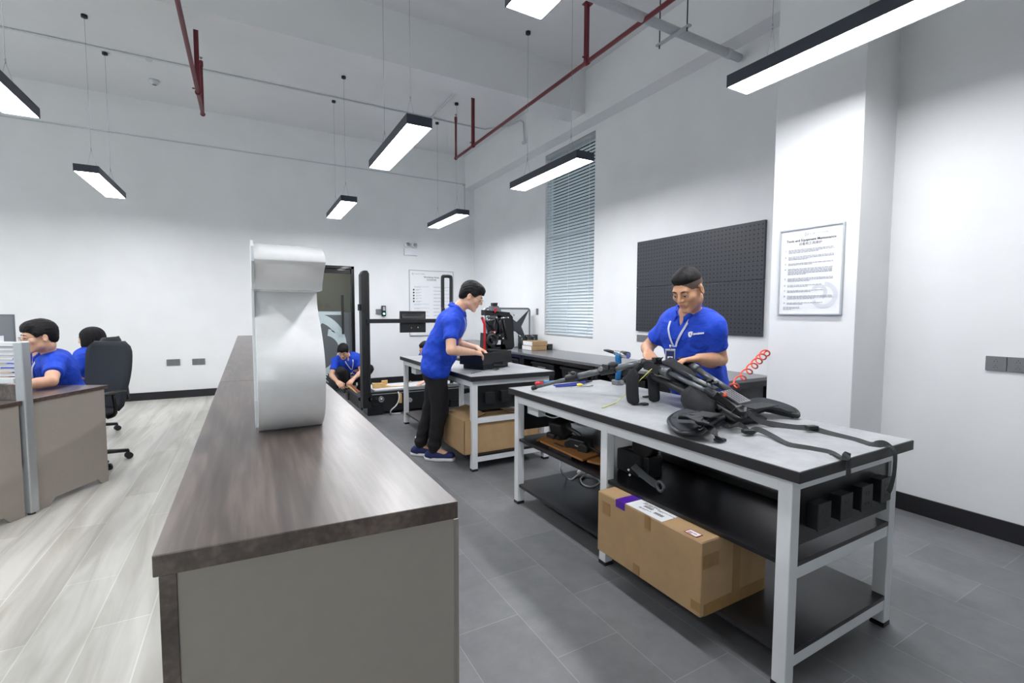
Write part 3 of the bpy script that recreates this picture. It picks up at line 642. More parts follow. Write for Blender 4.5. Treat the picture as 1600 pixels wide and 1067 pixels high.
# ------------------------------------------------------------------ cardboard boxes
def carton(name, label, x0, x1, y0, y1, z0, z1, open_=False, tape=True, wall=None, group=None):
    t = thing(name, label, 'box', ((x0+x1)/2, (y0+y1)/2, z0), group=group)
    if not open_:
        mb = MB().box((x0, y0, z0), (x1, y1, z1)); o = mb.build('box_body', M['card'], t, bevel=.004)
        MB().box((x0+.003, y0+.003, z1), (x1-.003, y1-.003, z1+.0015)).build('flap', M['card'], t)
    else:
        w_ = .004; mb = MB().box((x0, y0, z0), (x1, y1, z0+w_)).box((x0, y0, z0), (x0+w_, y1, z1)).box((x1-w_, y0, z0), (x1, y1, z1)).box((x0, y0, z0), (x1, y0+w_, z1)).box((x0, y1-w_, z0), (x1, y1, z1))
        mb.build('box_body', M['card'], t)
        zz = z1
        MB().prism([(x0+.002, y0+.01, zz), (x0+.20, y0+.03, zz+.045), (x0+.20, y1-.05, zz+.055), (x0+.002, y1-.01, zz)], (0, 0, .003)).build('flap', M['card'], t)
        MB().prism([(x0+.01, y0+.002, zz), (x1-.01, y0+.002, zz), (x1-.03, y0+.13, zz+.03), (x0+.06, y0+.13, zz+.03)], (0, 0, .003)).build('flap', M['card'], t)
        MB().prism([(x0+.01, y1-.002, zz), (x1-.01, y1-.002, zz), (x1-.03, y1-.13, zz+.02), (x0+.03, y1-.13, zz+.02)], (0, 0, .003)).build('flap', M['card'], t)
        MB().prism([(x1-.002, y0+.01, zz), (x1-.2, y0+.03, zz+.04), (x1-.2, y1-.05, zz+.04), (x1-.002, y1-.01, zz)], (0, 0, .003)).build('flap', M['card'], t)
    return t
Z0 = .138
t = carton('cardboard_box', 'long taped cardboard box with a shipping label on the lower shelf of the near workbench', 1.50, 1.915, 1.175, 1.79, Z0, .437)
z1 = .4395
for lo_, hi_ in (((1.4985, 1.44, .377), (1.4998, 1.475, .437)), ((1.4985, 1.174, Z0+.02), (1.4998, 1.22, Z0+.06)), ((1.4985, 1.50, Z0+.005), (1.4998, 1.54, Z0+.05)), ((1.52, 1.1735, Z0), (1.90, 1.1748, Z0+.05)), ((1.69, 1.1733, Z0+.02), (1.735, 1.1747, .40)), ((1.505, 1.1735, .33), (1.60, 1.1748, .385)), ((1.4985, 1.70, .34), (1.4998, 1.755, .40))):
    MB().box(lo_, hi_).build('packing_tape', M['card_dark'], t)

MB().box((1.50, 1.60, z1), (1.70, 1.66, z1+.0008)).box((1.4978, 1.60, .405), (1.4996, 1.66, z1+.0008)).build('purple_tape', M['purple'], t)
MB().box((1.502, 1.38, z1), (1.60, 1.598, z1+.001)).build('shipping_label', M['paper'], t)
mb = MB(); O = Vector((1.515, 1.57, z1+.0012)); ax, ay = Vector((0, -1, 0)), Vector((1, 0, 0)); nn = Vector((0, 0, 1))
for k in range(16): mb.obox(O+ax*(.035+k*.0032)+ay*.045, (.0016 if k % 3 else .0024, .018, .0002), ax, ay, nn)
for k in range(16): mb.obox(O+ax*(.11+k*.0032)+ay*.03, (.0016 if k % 4 else .0026, .018, .0002), ax, ay, nn)
seg_lines(mb, .01, .075, .09, .007, 3, O, ax, ay, nn, 0, 5); seg_lines(mb, .10, .065, .09, .007, 2, O, ax, ay, nn, 0, 6); seg_lines(mb, .03, .02, .07, .007, 2, O, ax, ay, nn, 0, 7)
mb.build('label_print', M['ink'], t)
MB().box((1.515, 1.215, z1), (1.555, 1.275, z1+.001)).build('small_sticker', M['paper'], t)
mb = MB(); a_, b_, c_, d_ = 1.515, 1.555, 1.215, 1.275
mb.box((a_, c_, z1), (a_+.003, d_, z1+.0015)).box((b_-.003, c_, z1), (b_, d_, z1+.0015)).box((a_, c_, z1), (b_, c_+.003, z1+.0015)).box((a_, d_-.003, z1), (b_, d_, z1+.0015))
seg_lines(mb, .305, .02, .045, .010, 2, O-Vector((0, 0, .0002)), ax, ay, nn, .0004, 9); mb.build('sticker_print', M['navy_red'], t)
carton('cardboard_box', 'big open cardboard box with raised flaps on the lower shelf of the further workbench', 1.535, 2.16, 3.53, 4.0, Z0, .42, True)
carton('cardboard_box', 'smaller flat cardboard box behind the big open box on the further workbench shelf', 1.66, 2.1, 4.06, 4.40, Z0, .30)
carton('cardboard_box', 'cardboard box showing between the two workbenches at the right, behind the big open one', 2.17, 2.30, 3.58, 3.95, Z0, .30)

# ------------------------------------------------------------------ black counter along the window wall
CX0 = 3.275; CT = .768; ys = [2.46, 4.02, 5.58, 7.14, 8.70]
where = ['nearest section of the black counter, beside the pillar and behind the man', 'black counter section under the right part of the blind window', 'black counter section under the blind window, where the small cartons stand', 'farthest section of the black counter, in the back corner']
for i in range(4):
    a, b_ = ys[i], ys[i+1]; t = thing('counter_bench', where[i], 'counter', (3.65, a, 0), group='black counter sections')
    MB().box((CX0, a, CT-.03), (XA-.003, b_-.002, CT)).build('worktop', mat('dark_grey_worktop', (112, 113, 117), .25), t, bevel=.0015)
    for y in (a+.005, b_-.057):
        for x in (CX0+.012, XA-.07):
            l = MB().box((x, y, .01), (x+.05, y+.05, CT-.03)).build('leg', M['black_lam'], t, bevel=.002)
    MB().box((CX0+.015, a+.055, CT-.075), (CX0+.055, b_-.06, CT-.03)).box((CX0+.06, a+.01, CT-.08), (XA-.07, a+.05, CT-.03)).box((CX0+.06, b_-.055, CT-.08), (XA-.07, b_-.012, CT-.03)).box((CX0+.06, a+.01, .08), (XA-.07, a+.05, .13)).box((CX0+.06, b_-.055, .08), (XA-.07, b_-.012, .13)).build('frame_rail', M['black_lam'], t)
    MB().box((CX0+.02, a+.01, .27), (XA-.02, b_-.012, .29)).build('lower_shelf', M['black_lam'], t)
# crates on the shelf under the counter
def crate():
    t = thing('storage_crate', 'x', 'crate', (0, 0, 0), group='black lidded crates under the counter'); H = .34
    mb = MB(); L_, W2 = .52, .36
    v0 = [(-W2/2+.03, -L_/2+.03, 0), (W2/2-.03, -L_/2+.03, 0), (W2/2-.03, L_/2-.03, 0), (-W2/2+.03, L_/2-.03, 0)]; v1 = [(-W2/2, -L_/2, H), (W2/2, -L_/2, H), (W2/2, L_/2, H), (-W2/2, L_/2, H)]
    mb._add(v0+v1, [(0,3,2,1), (4,5,6,7), (0,1,5,4), (1,2,6,5), (2,3,7,6), (3,0,4,7)], False); mb.build('crate_body', M['black'], t, local=True, bevel=.008)
    mb = MB().box((-W2/2-.015, -L_/2-.015, H), (W2/2+.015, L_/2+.015, H+.035)).box((-W2/2+.03, -L_/2+.03, H+.035), (W2/2-.03, L_/2-.03, H+.05)); mb.build('lid', M['black'], t, local=True, bevel=.008)
    MB().box((-W2/2-.02, -.09, H-.075), (-W2/2+.0, .09, H-.015)).build('latch', M['grey_plate'], t, local=True, bevel=.004)
    return t
cr = crate(); k = 0
names = ['nearest the pillar end', 'second from the pillar end', 'third from the pillar end', 'fourth from the pillar end', 'fifth from the pillar end', 'sixth from the pillar end', 'seventh from the pillar end', 'eighth from the pillar end', 'ninth from the pillar end', 'last, in the back corner']
for i in range(4):
    for j in range(2):
        o = cr if k == 0 else copy_tree(cr); o.location = (CX0+.25, ys[i]+.44+j*.68, .291); o['label'] = 'black lidded crate on the shelf under the black counter, '+names[k]; k += 1
# things on the counter
def boxset(t, label):
    pass
t = thing('flight_case_board', 'large white panel case with a black X cross standing on the counter', 'case', (3.56, 6.5, CT))
x0, x1, z0, z1, y = 3.165, 3.955, CT+.001, 1.385, 6.47
mb = MB(); r = .04; out = []
for cx, cz, a0 in ((x1-r, z1-r, 0), (x0+r, z1-r, 90), (x0+r, z0+r, 180), (x1-r, z0+r, 270)):
    for q in range(5): a = math.radians(a0+q*22.5); out.append((cx+r*math.cos(a), y, cz+r*math.sin(a)))
MB().prism(out, (0, .10, 0), smooth=False).build('case_shell', mat('case_white', (236, 238, 241), .45), t, bevel=.003)
rim = MB().tube(smooth_path(out, 1, True), .014, 8, closed=True); rim.build('rim', M['grey_plate'], t)
XM = mat('dark_panel_print', (64, 66, 74), .4); yq = y-.003
mb = MB(); K = lambda px, py: aty(px, py, yq)
mb.prism([K(827.5, 482.5), K(814.5, 510), K(821.3, 527.5), K(819, 531.5), K(805.5, 518), K(800, 517), K(800, 497), K(803, 500), K(807.2, 503)], (0, .002, 0))
mb.prism([K(768, 484), K(800, 497), K(800, 517), K(775, 538), K(772, 536), K(788, 508), K(764, 487)], (0, .002, 0))
mb.build('cross_print', XM, t)
MB().box((x1-.30, yq-.002, 1.27), (x1-.28, yq, 1.29)).box((x1-.5, yq-.001, 1.305), (x1-.28, yq, 1.307)).build('latch', M['grey_plate'], t)
t = thing('carton_stack', 'x', 'box')
bpy.data.objects.remove(t)
for i, (zz, lab) in enumerate(((CT+.001, 'lower of two shallow cardboard cartons stacked on the counter by the white case'), (CT+.068, 'upper of two shallow cardboard cartons stacked on the counter by the white case'))):
    t = thing('small_carton', lab, 'box', (3.75, 5.95, zz), group='small cartons on the counter')
    dx = .012*i
    MB().box((3.60+dx, 5.82, zz), (3.86+dx, 6.10, zz+.064)).build('box_body', M['card'], t, bevel=.003)
    MB().box((3.598+dx, 5.83, zz+.004), (3.5995+dx, 6.09, zz+.06)).build('end_label', M['paper'], t)
o = MB().box((3.89, 5.84, CT+.001), (3.98, 5.96, CT+.085)).build('black_tin', M['black_gloss'], bevel=.004); tag(o, 'small black tin beside the small cartons on the counter', 'tin')
for i, (dx, r) in enumerate(((0, .055), (.12, .05), (.235, .052))):
    t = thing('acrylic_jar', ('left', 'middle', 'right')[i]+' one of the smoky clear jars on top of the small cartons and behind them', 'jar', (3.66+dx, 6.22, CT+.001), group='smoky jars behind the small cartons')
    MB().lathe((3.66+dx, 6.22, CT+.001), [(r, 0), (r, .21), (r-.004, .21), (r-.004, .006), (.001, .006)], 24).build('jar_wall', M['glass_frost'], t)
    MB().lathe((3.66+dx, 6.22, CT+.012), [(r*.55, 0), (r*.55, .10)], 14).build('jar_content', M['black'], t)
# ------------------------------------------------------------------ the exoskeleton lying on the near workbench
def atplane(px, py, P, n):
    d = ray(px, py); o = Vector((0, 0, CAM_H)); n = Vector(n); return o+d*((Vector(P)-o).dot(n)/d.dot(n))
TZ = .8005
Hh = atx(1018, 572, 2.03); T_ = atz(834, 606, TZ+.022)
nA = Vector(((Hh-T_).y, -(Hh-T_).x, 0)).normalized()
A = lambda x, y: atplane(x, y, T_, nA)
E_ = atz(1166, 652, .855); nS = Vector(((Hh-E_).y, -(Hh-E_).x, 0)).normalized()
S = lambda x, y, off=0: atplane(x, y, E_+nS*off, nS)
sgn = 1 if (nS.x > 0) else -1
SB = lambda x, y: atplane(x, y, E_+nS*sgn*.17, nS)      # the rail on the far side
ex = thing('exoskeleton', 'black wearable exoskeleton with tubes, pads and a waist belt lying on the near workbench', 'exoskeleton', (2.0, 1.9, TZ))
# long leg tube
p0, p1, p2, p3 = A(834, 606), A(893, 590), A(944, 578.5), A(1006, 567)
leg = MB().tube([p0, p1], [.0105, .0115], 16).build('leg_tube', M['carbon'], ex)
MB().tube([p0-(p1-p0).normalized()*.012, p0+(p1-p0).normalized()*.02], .0145, 16).build('end_cap', M['black'], leg)
MB().tube([p1, p2], .019, 18).build('leg_tube', M['carbon'], ex)
MB().tube([A(885, 592), A(903, 587.5)], .024, 18).ell(A(896, 583), (.02, .02, .012)).build('clamp', M['black'], ex, bevel=.002)
kn = MB().tube([A(938, 580), A(962, 575.5)], .027, 18).obox(A(950, 573), (.05, .06, .03), (1, 0, 0), (0, 1, 0)).ell(A(958, 570), (.03, .035, .02)).build('knee_joint', M['black'], ex, bevel=.003)
MB().cyl(A(941, 576)+nA*.035, A(941, 576)-nA*.035, .014, n=16).build('joint_bolt', M['silver'], kn)
MB().tube([p2, p3], .0205, 18).build('thigh_tube', M['carbon'], ex)
hj = MB().ell(A(1005, 567.5), (.028, .03, .028)).obox(A(982, 582), (.03, .07, .05)).tube([A(975, 596), A(990, 580), A(1000, 570)], [.018, .022, .022], 12).build('hip_bracket', M['black'], ex, bevel=.003)
MB().cyl(A(1001, 564)+nA*.03, A(1001, 564)-nA*.03, .009, n=12).cyl(A(974, 596)+nA*.024, A(974, 596)-nA*.024, .011, n=12).build('joint_bolt', M['silver'], hj)
# central hub
c0 = S(1022, 571)
MB().obox(c0, (.075, .075, .055), nS, (0, 1, .1), (0, -.1, 1)).obox(c0+Vector((0, -.02, .03)), (.05, .03, .035)).obox(S(1031, 577), (.06, .05, .05), nS, (0, 1, .25), (0, -.25, 1)).tube([S(1026, 563), S(1033, 561), S(1036, 558)], [.006, .005, .003], 8).build('hub_block', M['black'], ex, bevel=.006)
c1 = SB(1071, 567)
MB().obox(c1, (.05, .07, .05), nS, (0, 1, .1), (0, -.1, 1)).tube([SB(1062, 563), SB(1083, 573)], .024, 14).cyl(SB(1070, 562)+nS*.05, SB(1070, 562)-nS*.05, .011, n=14).tube([SB(1057, 573), SB(1064, 566), SB(1074, 561)], [.008, .01, .008], 10).build('hub_block', M['black'], ex, bevel=.004)
MB().tube([c0+Vector((0, 0, .0)), (c0+c1)/2+Vector((0, .02, .015)), c1], .012, 12).build('cross_tube', M['carbon'], ex)
# cover cloth between the hubs
mb = MB(); rows = []
for i, ((ax_, ay_), (bx, by)) in enumerate((((1034, 566), (1058, 568)), ((1044, 570), (1070, 573)), ((1062, 580), (1085, 586)), ((1080, 592), (1100, 598)))):
    a, b = S(ax_, ay_), SB(bx, by); rows.append([a.lerp(b, k/6)+Vector((0, 0, .03*math.sin(PI*k/6)+.006*math.sin(5*k+i*3))) for k in range(7)])
for i in range(3):
    for k in range(6): mb.quad(rows[i][k], rows[i+1][k], rows[i+1][k+1], rows[i][k+1])
o = mb.build('back_cloth', M['fabric_black'], ex, smooth_all=True); md = o.modifiers.new('s', 'SOLIDIFY'); md.thickness = .012
# paired rails on the near side, single rail on the far side
MB().tube([S(1033, 577), S(1047, 583)], .027, 18).build('rail_collar', M['carbon'], ex)
MB().tube([S(1040, 579.5), S(1112, 615)], .0125, 14).build('back_rail', M['carbon'], ex)
MB().tube([S(1046, 577)+Vector((.022, 0, .004)), S(1116, 611)+Vector((.022, 0, .004))], .0125, 14).build('back_rail', M['carbon'], ex)
MB().tube([S(1105, 609), S(1124, 620)], .0185, 14).obox(S(1116, 615), (.05, .09, .02), nS, S(1124, 620)-S(1105, 609)).build('rail_bracket', M['dark_metal'], ex, bevel=.003)
MB().tube([S(1108, 616), S(1166, 649)], .012, 12).tube([S(1112, 622), S(1160, 650)], .010, 12).build('lower_rail', M['black'], ex)
MB().tube([SB(1079, 571), SB(1092, 578)], .024, 18).build('rail_collar', M['carbon'], ex)
MB().tube([SB(1086, 575), SB(1142, 612)], .0175, 16).build('back_rail', M['carbon'], ex)
mb = MB(); a = SB(1100, 592); b = S(1128, 618)
for k in range(5): p = SB(1103+k*4, 593.5+k*.4); mb.obox(p+Vector((-.05, 0, -.005)), (.05, .006, .03))
mb.tube([S(1104, 596), SB(1112, 594)], .005, 8).tube([S(1112, 600), SB(1122, 596)], .006, 8); mb.build('cable_clips', M['dark_metal'], ex)
# dark shell under the rails
sh = smooth_path([S(1008, 577), S(1040, 590), S(1075, 607), S(1108, 626), S(1150, 652)], 4)
mb = MB(); n = len(sh)
for i in range(n-1):
    w0, w1 = .05+.02*math.sin(PI*i/n), .05+.02*math.sin(PI*(i+1)/n)
    a, b = sh[i], sh[i+1]; up = Vector((0, .25, 1)).normalized(); sd = nS*sgn
    for s0, s1, h0, h1 in ((0, .06, -1, -.6), (.06, .13, -.6, -.6), (.13, .19, -.6, -1)):
        mb.quad(a+sd*s0+up*w0*h0*.35, b+sd*s0+up*w1*h0*.35, b+sd*s1+up*w1*h1*.35, a+sd*s1+up*w0*h1*.35)
o = mb.build('back_shell', M['black'], ex, smooth_all=True); md = o.modifiers.new('s', 'SOLIDIFY'); md.thickness = .03
# shoulder pads hanging to the mat
def pad(name, pts, w_, th, wdir, m_='fabric_black', taper=1.0):
    pts = smooth_path(pts, 5); n = len(pts); mb = MB(); rings = []; k = 14
    for i, p in enumerate(pts):
        d = (pts[min(i+1, n-1)]-pts[max(i-1, 0)]).normalized(); x = Vector(wdir).normalized(); y = d.cross(x).normalized(); t_ = i/(n-1)
        s_ = min(1, .35+3.2*t_)*min(1, math.sqrt(max(0, 1-((t_-.82)/.185)**2)) if t_ > .82 else 1); s_ = max(s_, .12)
        rings.append([p+x*w_/2*s_*math.copysign(abs(math.cos(a))**.6, math.cos(a))+y*th/2*(.5+.5*s_)*math.copysign(abs(math.sin(a))**.8, math.sin(a)) for a in [2*PI*j/k for j in range(k)]])
    vs = [v for r in rings for v in r]; fs = [(i*k+j, i*k+(j+1) % k, (i+1)*k+(j+1) % k, (i+1)*k+j) for i in range(n-1) for j in range(k)]
    fs += [tuple(range(k)), tuple((n-1)*k+j for j in range(k))]; mb._add(vs, fs, True)
    return mb.build(name, M[m_], ex)
q = atz(990, 633, TZ); q2 = atz(1022, 629, TZ)
pad('shoulder_pad', [atx(990, 577, q.x+.02), atx(988, 595, q.x+.0), atx(988, 615, q.x-.005), q+Vector((0, 0, .004))], .072, .035, (0.55, -.8, 0))
pad('shoulder_pad', [atx(1018, 583, q2.x+.0), atx(1021, 597, q2.x), atx(1022, 615, q2.x), q2+Vector((0, 0, .004))], .066, .034, (0.55, -.8, 0))
MB().ribbon([atz(989, 632, TZ+.004), atz(1000, 631, TZ+.004), atz(1010, 630.5, TZ+.006)], .02, .006, (0, 0, 1)).obox(atz(1007, 631, TZ+.008), (.035, .03, .012)).build('pad_strap', M['webbing'], ex)
MB().ribbon([atz(1018, 620, TZ+.004), atz(1012, 619, TZ+.005), atz(1006, 620, TZ+.006)], .02, .008, (0, 0, 1)).build('pad_strap', M['webbing'], ex)
# big lumbar pad
c = atz(1099, 641, TZ+.03); l0 = S(1078, 606); l1 = S(1122, 636)
mb = MB(); prof = []
for i in range(9):
    t_ = i/8; a = S(1078, 611).lerp(S(1122, 636), t_); dpt = .082*math.sin(PI*(.1+.85*t_))**.8; b = Vector((a.x-.015, a.y+.0, max(a.z-dpt, TZ+.004)))
    prof.append((a, b))
for i in range(8):
    (a, b), (a2, b2) = prof[i], prof[i+1]; m1, m2 = a.lerp(b, .55)+Vector((-.03, -.01, 0)), a2.lerp(b2, .55)+Vector((-.03, -.01, 0))
    mb.quad(a, a2, m2, m1); mb.quad(m1, m2, b2, b)
o = mb.build('lumbar_pad', M['fabric_black'], ex, smooth_all=True); md = o.modifiers.new('s', 'SOLIDIFY'); md.thickness = .04
MB().tube(smooth_path([S(1100, 640), S(1106, 635), S(1118, 636), S(1126, 641)], 4), .009, 10).build('grab_handle', M['black'], ex)
# waist belt: two padded wings with piping rims
def wing(name, pix, z, th, rim=.011):
    pts = smooth_path([atz(x, y, zz) for (x, y), zz in zip(pix, z)], 4, True); n = len(pts); mb = MB(); c = sum(pts, Vector())/n
    top = [p.lerp(c, .10)+Vector((0, 0, th/2)) for p in pts]; bot = [p.lerp(c, .10)-Vector((0, 0, th/2)) for p in pts]
    mid = [p for p in pts]; k = len(mb.v); mb._add(top+mid+bot+[c+Vector((0, 0, th*.55)), c-Vector((0, 0, th*.45))],
        [(i, (i+1) % n, n+(i+1) % n, n+i) for i in range(n)]+[(n+i, n+(i+1) % n, 2*n+(i+1) % n, 2*n+i) for i in range(n)]+[(3*n, (i+1) % n, i) for i in range(n)]+[(3*n+1, 2*n+i, 2*n+(i+1) % n) for i in range(n)], True)
    o = mb.build(name, M['mesh_black'], ex); MB().tube(pts, rim, 10, closed=True).build('rim_piping', M['black'], o); return o
bz = TZ+.03
wl = wing('belt_wing', [(1046, 655), (1049, 666), (1060, 675), (1078, 678), (1096, 675), (1108, 664), (1122, 656), (1132, 650), (1122, 643), (1100, 640), (1080, 640), (1060, 645)], [bz]*12, .03)
wr = wing('belt_wing', [(1135, 652), (1160, 650), (1178, 643), (1195, 637), (1215, 639), (1232, 645), (1246, 650), (1244, 642), (1228, 634), (1205, 627), (1185, 624), (1165, 629), (1148, 640)], [bz, bz, bz+.01, bz+.025, bz+.02, bz, bz-.012, bz, bz+.015, bz+.035, bz+.04, bz+.025, bz+.01], .03)
a, b = atz(1087, 645, bz+.026), atz(1121, 650, bz+.03)
MB().obox((a+b)/2, ((b-a).length, .11, .006), b-a, Vector((0, 0, 1)).cross(b-a)).build('belt_sleeve', M['webbing'], wl, bevel=.003)
a, b = atz(1166, 637, bz+.05), atz(1204, 631, bz+.05)
MB().obox((a+b)/2, ((b-a).length, .085, .006), b-a, Vector((0, 0, 1)).cross(b-a)).build('belt_sleeve', M['webbing'], wr, bevel=.003)
mb = MB()
for x, y in ((1062, 646), (1069, 643), (1079, 641), (1088, 640)): p = atz(x, y+2, bz+.02); mb.obox(p, (.022, .003, .003), (1, -.5, 0), (.5, 1, 0))
for x, y in ((1053, 652),): p = atz(x, y, bz+.018); mb.obox(p, (.02, .003, .003), (1, -.5, 0), (.5, 1, 0))
mb.build('reflective_stitch', M['silver'], wl)
fl = smooth_path([atz(1072, 655, bz+.03), atz(1074, 650, bz+.055), atz(1085, 651, bz+.065), atz(1096, 659, bz+.05), atz(1104, 666, bz+.02)], 4)
MB().ribbon(fl, .065, .004, (0, 0, 1)).build('loose_flap', M['webbing'], ex)
tl = smooth_path([atz(1104, 664, bz+.02), atz(1110, 669, TZ+.05), atz(1118, 678, TZ+.035), atz(1125, 688, TZ+.008)], 5)
MB().ribbon(tl, .038, .003, (0, 0, 1)).obox(tl[-1]+Vector((0, 0, .002)), (.045, .02, .01), (1, -.3, 0), (.3, 1, 0)).build('loose_strap', M['webbing'], ex)
for x, y, x2, y2 in ((1093, 671, 1100, 665), (1098, 657, 1106, 661)):
    MB().bar(atz(x, y, bz+.022), atz(x2, y2, bz+.025), .008, .004).build('slide_buckle', M['silver'], wl)
# plate and control box over the belt
pl = [SB(1129, 612), SB(1147, 610), SB(1174, 627), S(1168, 630), S(1150, 629)]
a, b = S(1130, 612), S(1160, 630)
P0, P1, P2, P3 = atz(1126, 611, .985), atz(1143, 607.5, .965), atz(1174, 626, .915), atz(1156, 630, .93)
vx = (P1-P0); vy = (P3-P0); nz = vx.cross(vy).normalized(); nz = nz if nz.z > 0 else -nz
o = MB().prism([P0, P1, P2, P3], -nz*.008).build('vented_plate', mat('plate_grey', (128, 130, 134), .45, metal=.3), ex, bevel=.002)
h = MB()
for i in range(4):
    for j in range(7):
        u, v = (i+.7)/4.6, (j+.7)/7.8; p = P0.lerp(P1, u).lerp(P3.lerp(P2, u), v)+nz*.0006
        h.obox(p, (.010, .010, .0008), vx, nz.cross(vx), nz)
h.build('vent_holes', M['black'], o)
MB().obox((P0+P3)/2-nz*.024+vx*.2, ((P1-P0).length*.8, .10, .030), vx, nz.cross(vx), nz).build('control_box', M['black_gloss'], ex, bevel=.006)
MB().lathe(atz(1131.5, 617.5, .965), [(.004, 0), (.011, .002), (.011, .008), (.006, .01)], 14, axis=(-.6, -.5, .6)).build('hose_port', M['orange'], ex)
mb = MB()
for x, y in ((1148, 637), (1160, 640)): mb.obox(S(x, y), (.02, .035, .02), (1, 0, 0), (.2, 1, -.3))
mb.build('rail_connector', M['alu'], ex, bevel=.002)
# long loose straps over the end of the bench
st = smooth_path([atz(1128, 663, TZ+.012), atz(1142, 666, TZ+.015), atz(1155, 663, TZ+.035), atz(1165, 670, TZ+.012), atz(1172, 675, TZ+.012), atz(1184, 671, TZ+.022), atz(1205, 680, TZ+.012), atz(1235, 695, TZ+.006), atz(1270, 702, TZ+.004), atz(1300, 708, TZ+.004), atz(1318, 715, TZ+.010), Vector((1.86, .856, .815)), Vector((1.84, .843, .77)), Vector((1.83, .838, .748))], 6)
MB().ribbon(st, .026, .0025, [Vector((-.45, -.62, .65))]*(len(st)-12)+[Vector((0, -1, .3))]*12).build('long_strap', M['webbing'], ex)
MB().obox(atz(1169, 674, TZ+.018), (.05, .03, .016), (1, -.5, 0), (.5, 1, 0)).build('strap_buckle', M['black'], ex, bevel=.004)
st2 = smooth_path([atz(1158, 636, TZ+.085), atz(1172, 647, TZ+.06), atz(1185, 657, TZ+.03), atz(1210, 663, TZ+.012), atz(1245, 668, TZ+.008), atz(1268, 669, TZ+.012), atz(1300, 678, TZ+.006), atz(1340, 688, TZ+.004), atz(1365, 694, TZ+.008), Vector((2.16, .868, .812)), Vector((2.165, .838, .79)), Vector((2.16, .832, .72)), Vector((2.15, .835, .66)), Vector((2.135, .838, .635))], 6)
MB().ribbon(st2, .028, .0025, [Vector((-.45, -.62, .65))]*(len(st2)-24)+[Vector((0, -1, .2))]*24).build('long_strap', M['webbing'], ex)
MB().obox(atz(1268, 667.5, TZ+.02), (.05, .03, .016), (1, -.4, 0), (.4, 1, 0)).build('strap_buckle', M['black'], ex, bevel=.004)
# yellow cord over the hub and onto the mat
cy = smooth_path([S(1034, 578), S(1030, 577), S(1020, 577), atx(1017, 577.5, 1.97), atx(1000, 594, 1.93), atx(980, 613, 1.88), atz(965, 627, TZ+.01), atz(950, 634, TZ+.003), atz(940, 637, TZ+.003), atz(945, 636, TZ+.003)], 5)
tag(MB().tube(cy, .0022, 8).build('yellow_cord', M['cord_yellow']), 'thin yellow cord hanging from the exoskeleton hub to the bench mat', 'cord')
# red coiled hose
t = thing('coiled_hose', 'orange-red coiled air hose stretched up from the exoskeleton towards the pillar', 'hose', (2.3, 1.7, .9))
a, b = atz(1143, 607, .975), Vector((3.50, 2.16, 1.12)); b = atplane(1199, 548.5, (3.42, 2.16, 1.1), (0, 1, 0)); pts = []; turns = 6.9; n = 150
b = Vector(b); d = (b-a).normalized(); x, y, _ = frame_z(d)
for i in range(n+1):
    t_ = i/n; ph = 2*PI*turns*t_+1.0; r = (.018+.010*t_)
    pts.append(a.lerp(b, t_)+(x*math.cos(ph)+y*math.sin(ph))*r*(1 if t_ < .97 else (1-t_)/.03))
MB().tube(pts, [.0036+.002*i/n for i in range(n+1)], 8).build('hose_coil', M['orange'], t)

# ------------------------------------------------------------------ hand tools on the near bench
t = thing('air_screwdriver', 'blue pistol-grip power screwdriver standing on the near bench behind the tube', 'tool', atz(965, 601, TZ))
b0 = atz(965, 601, TZ); X2 = b0.x
g = lambda x, y: atx(x, y, X2)
MB().box((b0.x-.03, b0.y-.035, TZ), (b0.x+.03, b0.y+.035, TZ+.035)).build('battery_base', M['grey_plate'], t, bevel=.006)
MB().tube([b0+Vector((0, 0, .03)), g(967, 575), g(966, 560), g(968, 553)], [.020, .021, .023, .030], 14).build('grip', M['blue_plastic'], t)
MB().tube([g(961, 551), g(974, 554), g(982, 556)], [.017, .024, .021], 16).build('motor_housing', M['silver'], t)
MB().tube([g(972, 552.5), g(982, 554.5)], .0215, 16).build('top_cap', M['dark_metal'], t)
MB().tube([g(944, 547), g(950, 548), g(959, 550.5)], [.007, .012, .013], 12).build('bit_holder', M['dark_metal'], t)
t = thing('screwdriver', 'screwdriver with a red and blue handle lying at the far end of the near bench', 'screwdriver', atz(850, 598, TZ))
MB().tube([atz(836, 599, TZ+.014), atz(840, 599, TZ+.015), atz(848, 598, TZ+.015)], [.008, .014, .012], 12).build('handle', M['red'], t)
MB().tube([atz(848, 598, TZ+.015), atz(872, 596, TZ+.012)], [.011, .010], 12).build('grip_sleeve', M['blue_plastic'], t)
MB().tube([atz(872, 596, TZ+.012), atz(892, 594, TZ+.006)], .003, 8).build('shaft', M['silver'], t)
t = thing('pliers', 'blue-handled pliers lying under the exoskeleton leg tube on the near bench', 'pliers', atz(890, 600, TZ))
MB().tube([atz(865, 602, TZ+.008), atz(900, 599, TZ+.01), atz(915, 596, TZ+.01)], [.005, .009, .007], 10).tube([atz(868, 604, TZ+.008), atz(900, 601.5, TZ+.01), atz(915, 597, TZ+.01)], [.005, .008, .006], 10).build('handles', mat('blue_grip', (34, 56, 150), .5), t)
MB().tube([atz(915, 596.5, TZ+.01), atz(925, 595, TZ+.008)], [.009, .004], 10).build('jaws', M['dark_metal'], t)
t = thing('scraper', 'small scraper with a yellow handle lying on the near bench', 'tool', atz(905, 602, TZ))
MB().ell(atz(905, 601, TZ+.010), (.030, .022, .010)).build('handle', M['yellow'], t)
MB().tube([atz(891, 605, TZ+.004), atz(905, 604, TZ+.004), atz(921, 603.5, TZ+.004)], .003, 8).tube([atz(921, 603.5, TZ+.004), atz(926, 602.5, TZ+.004)], [.004, .006], 8).build('blade', M['silver'], t)

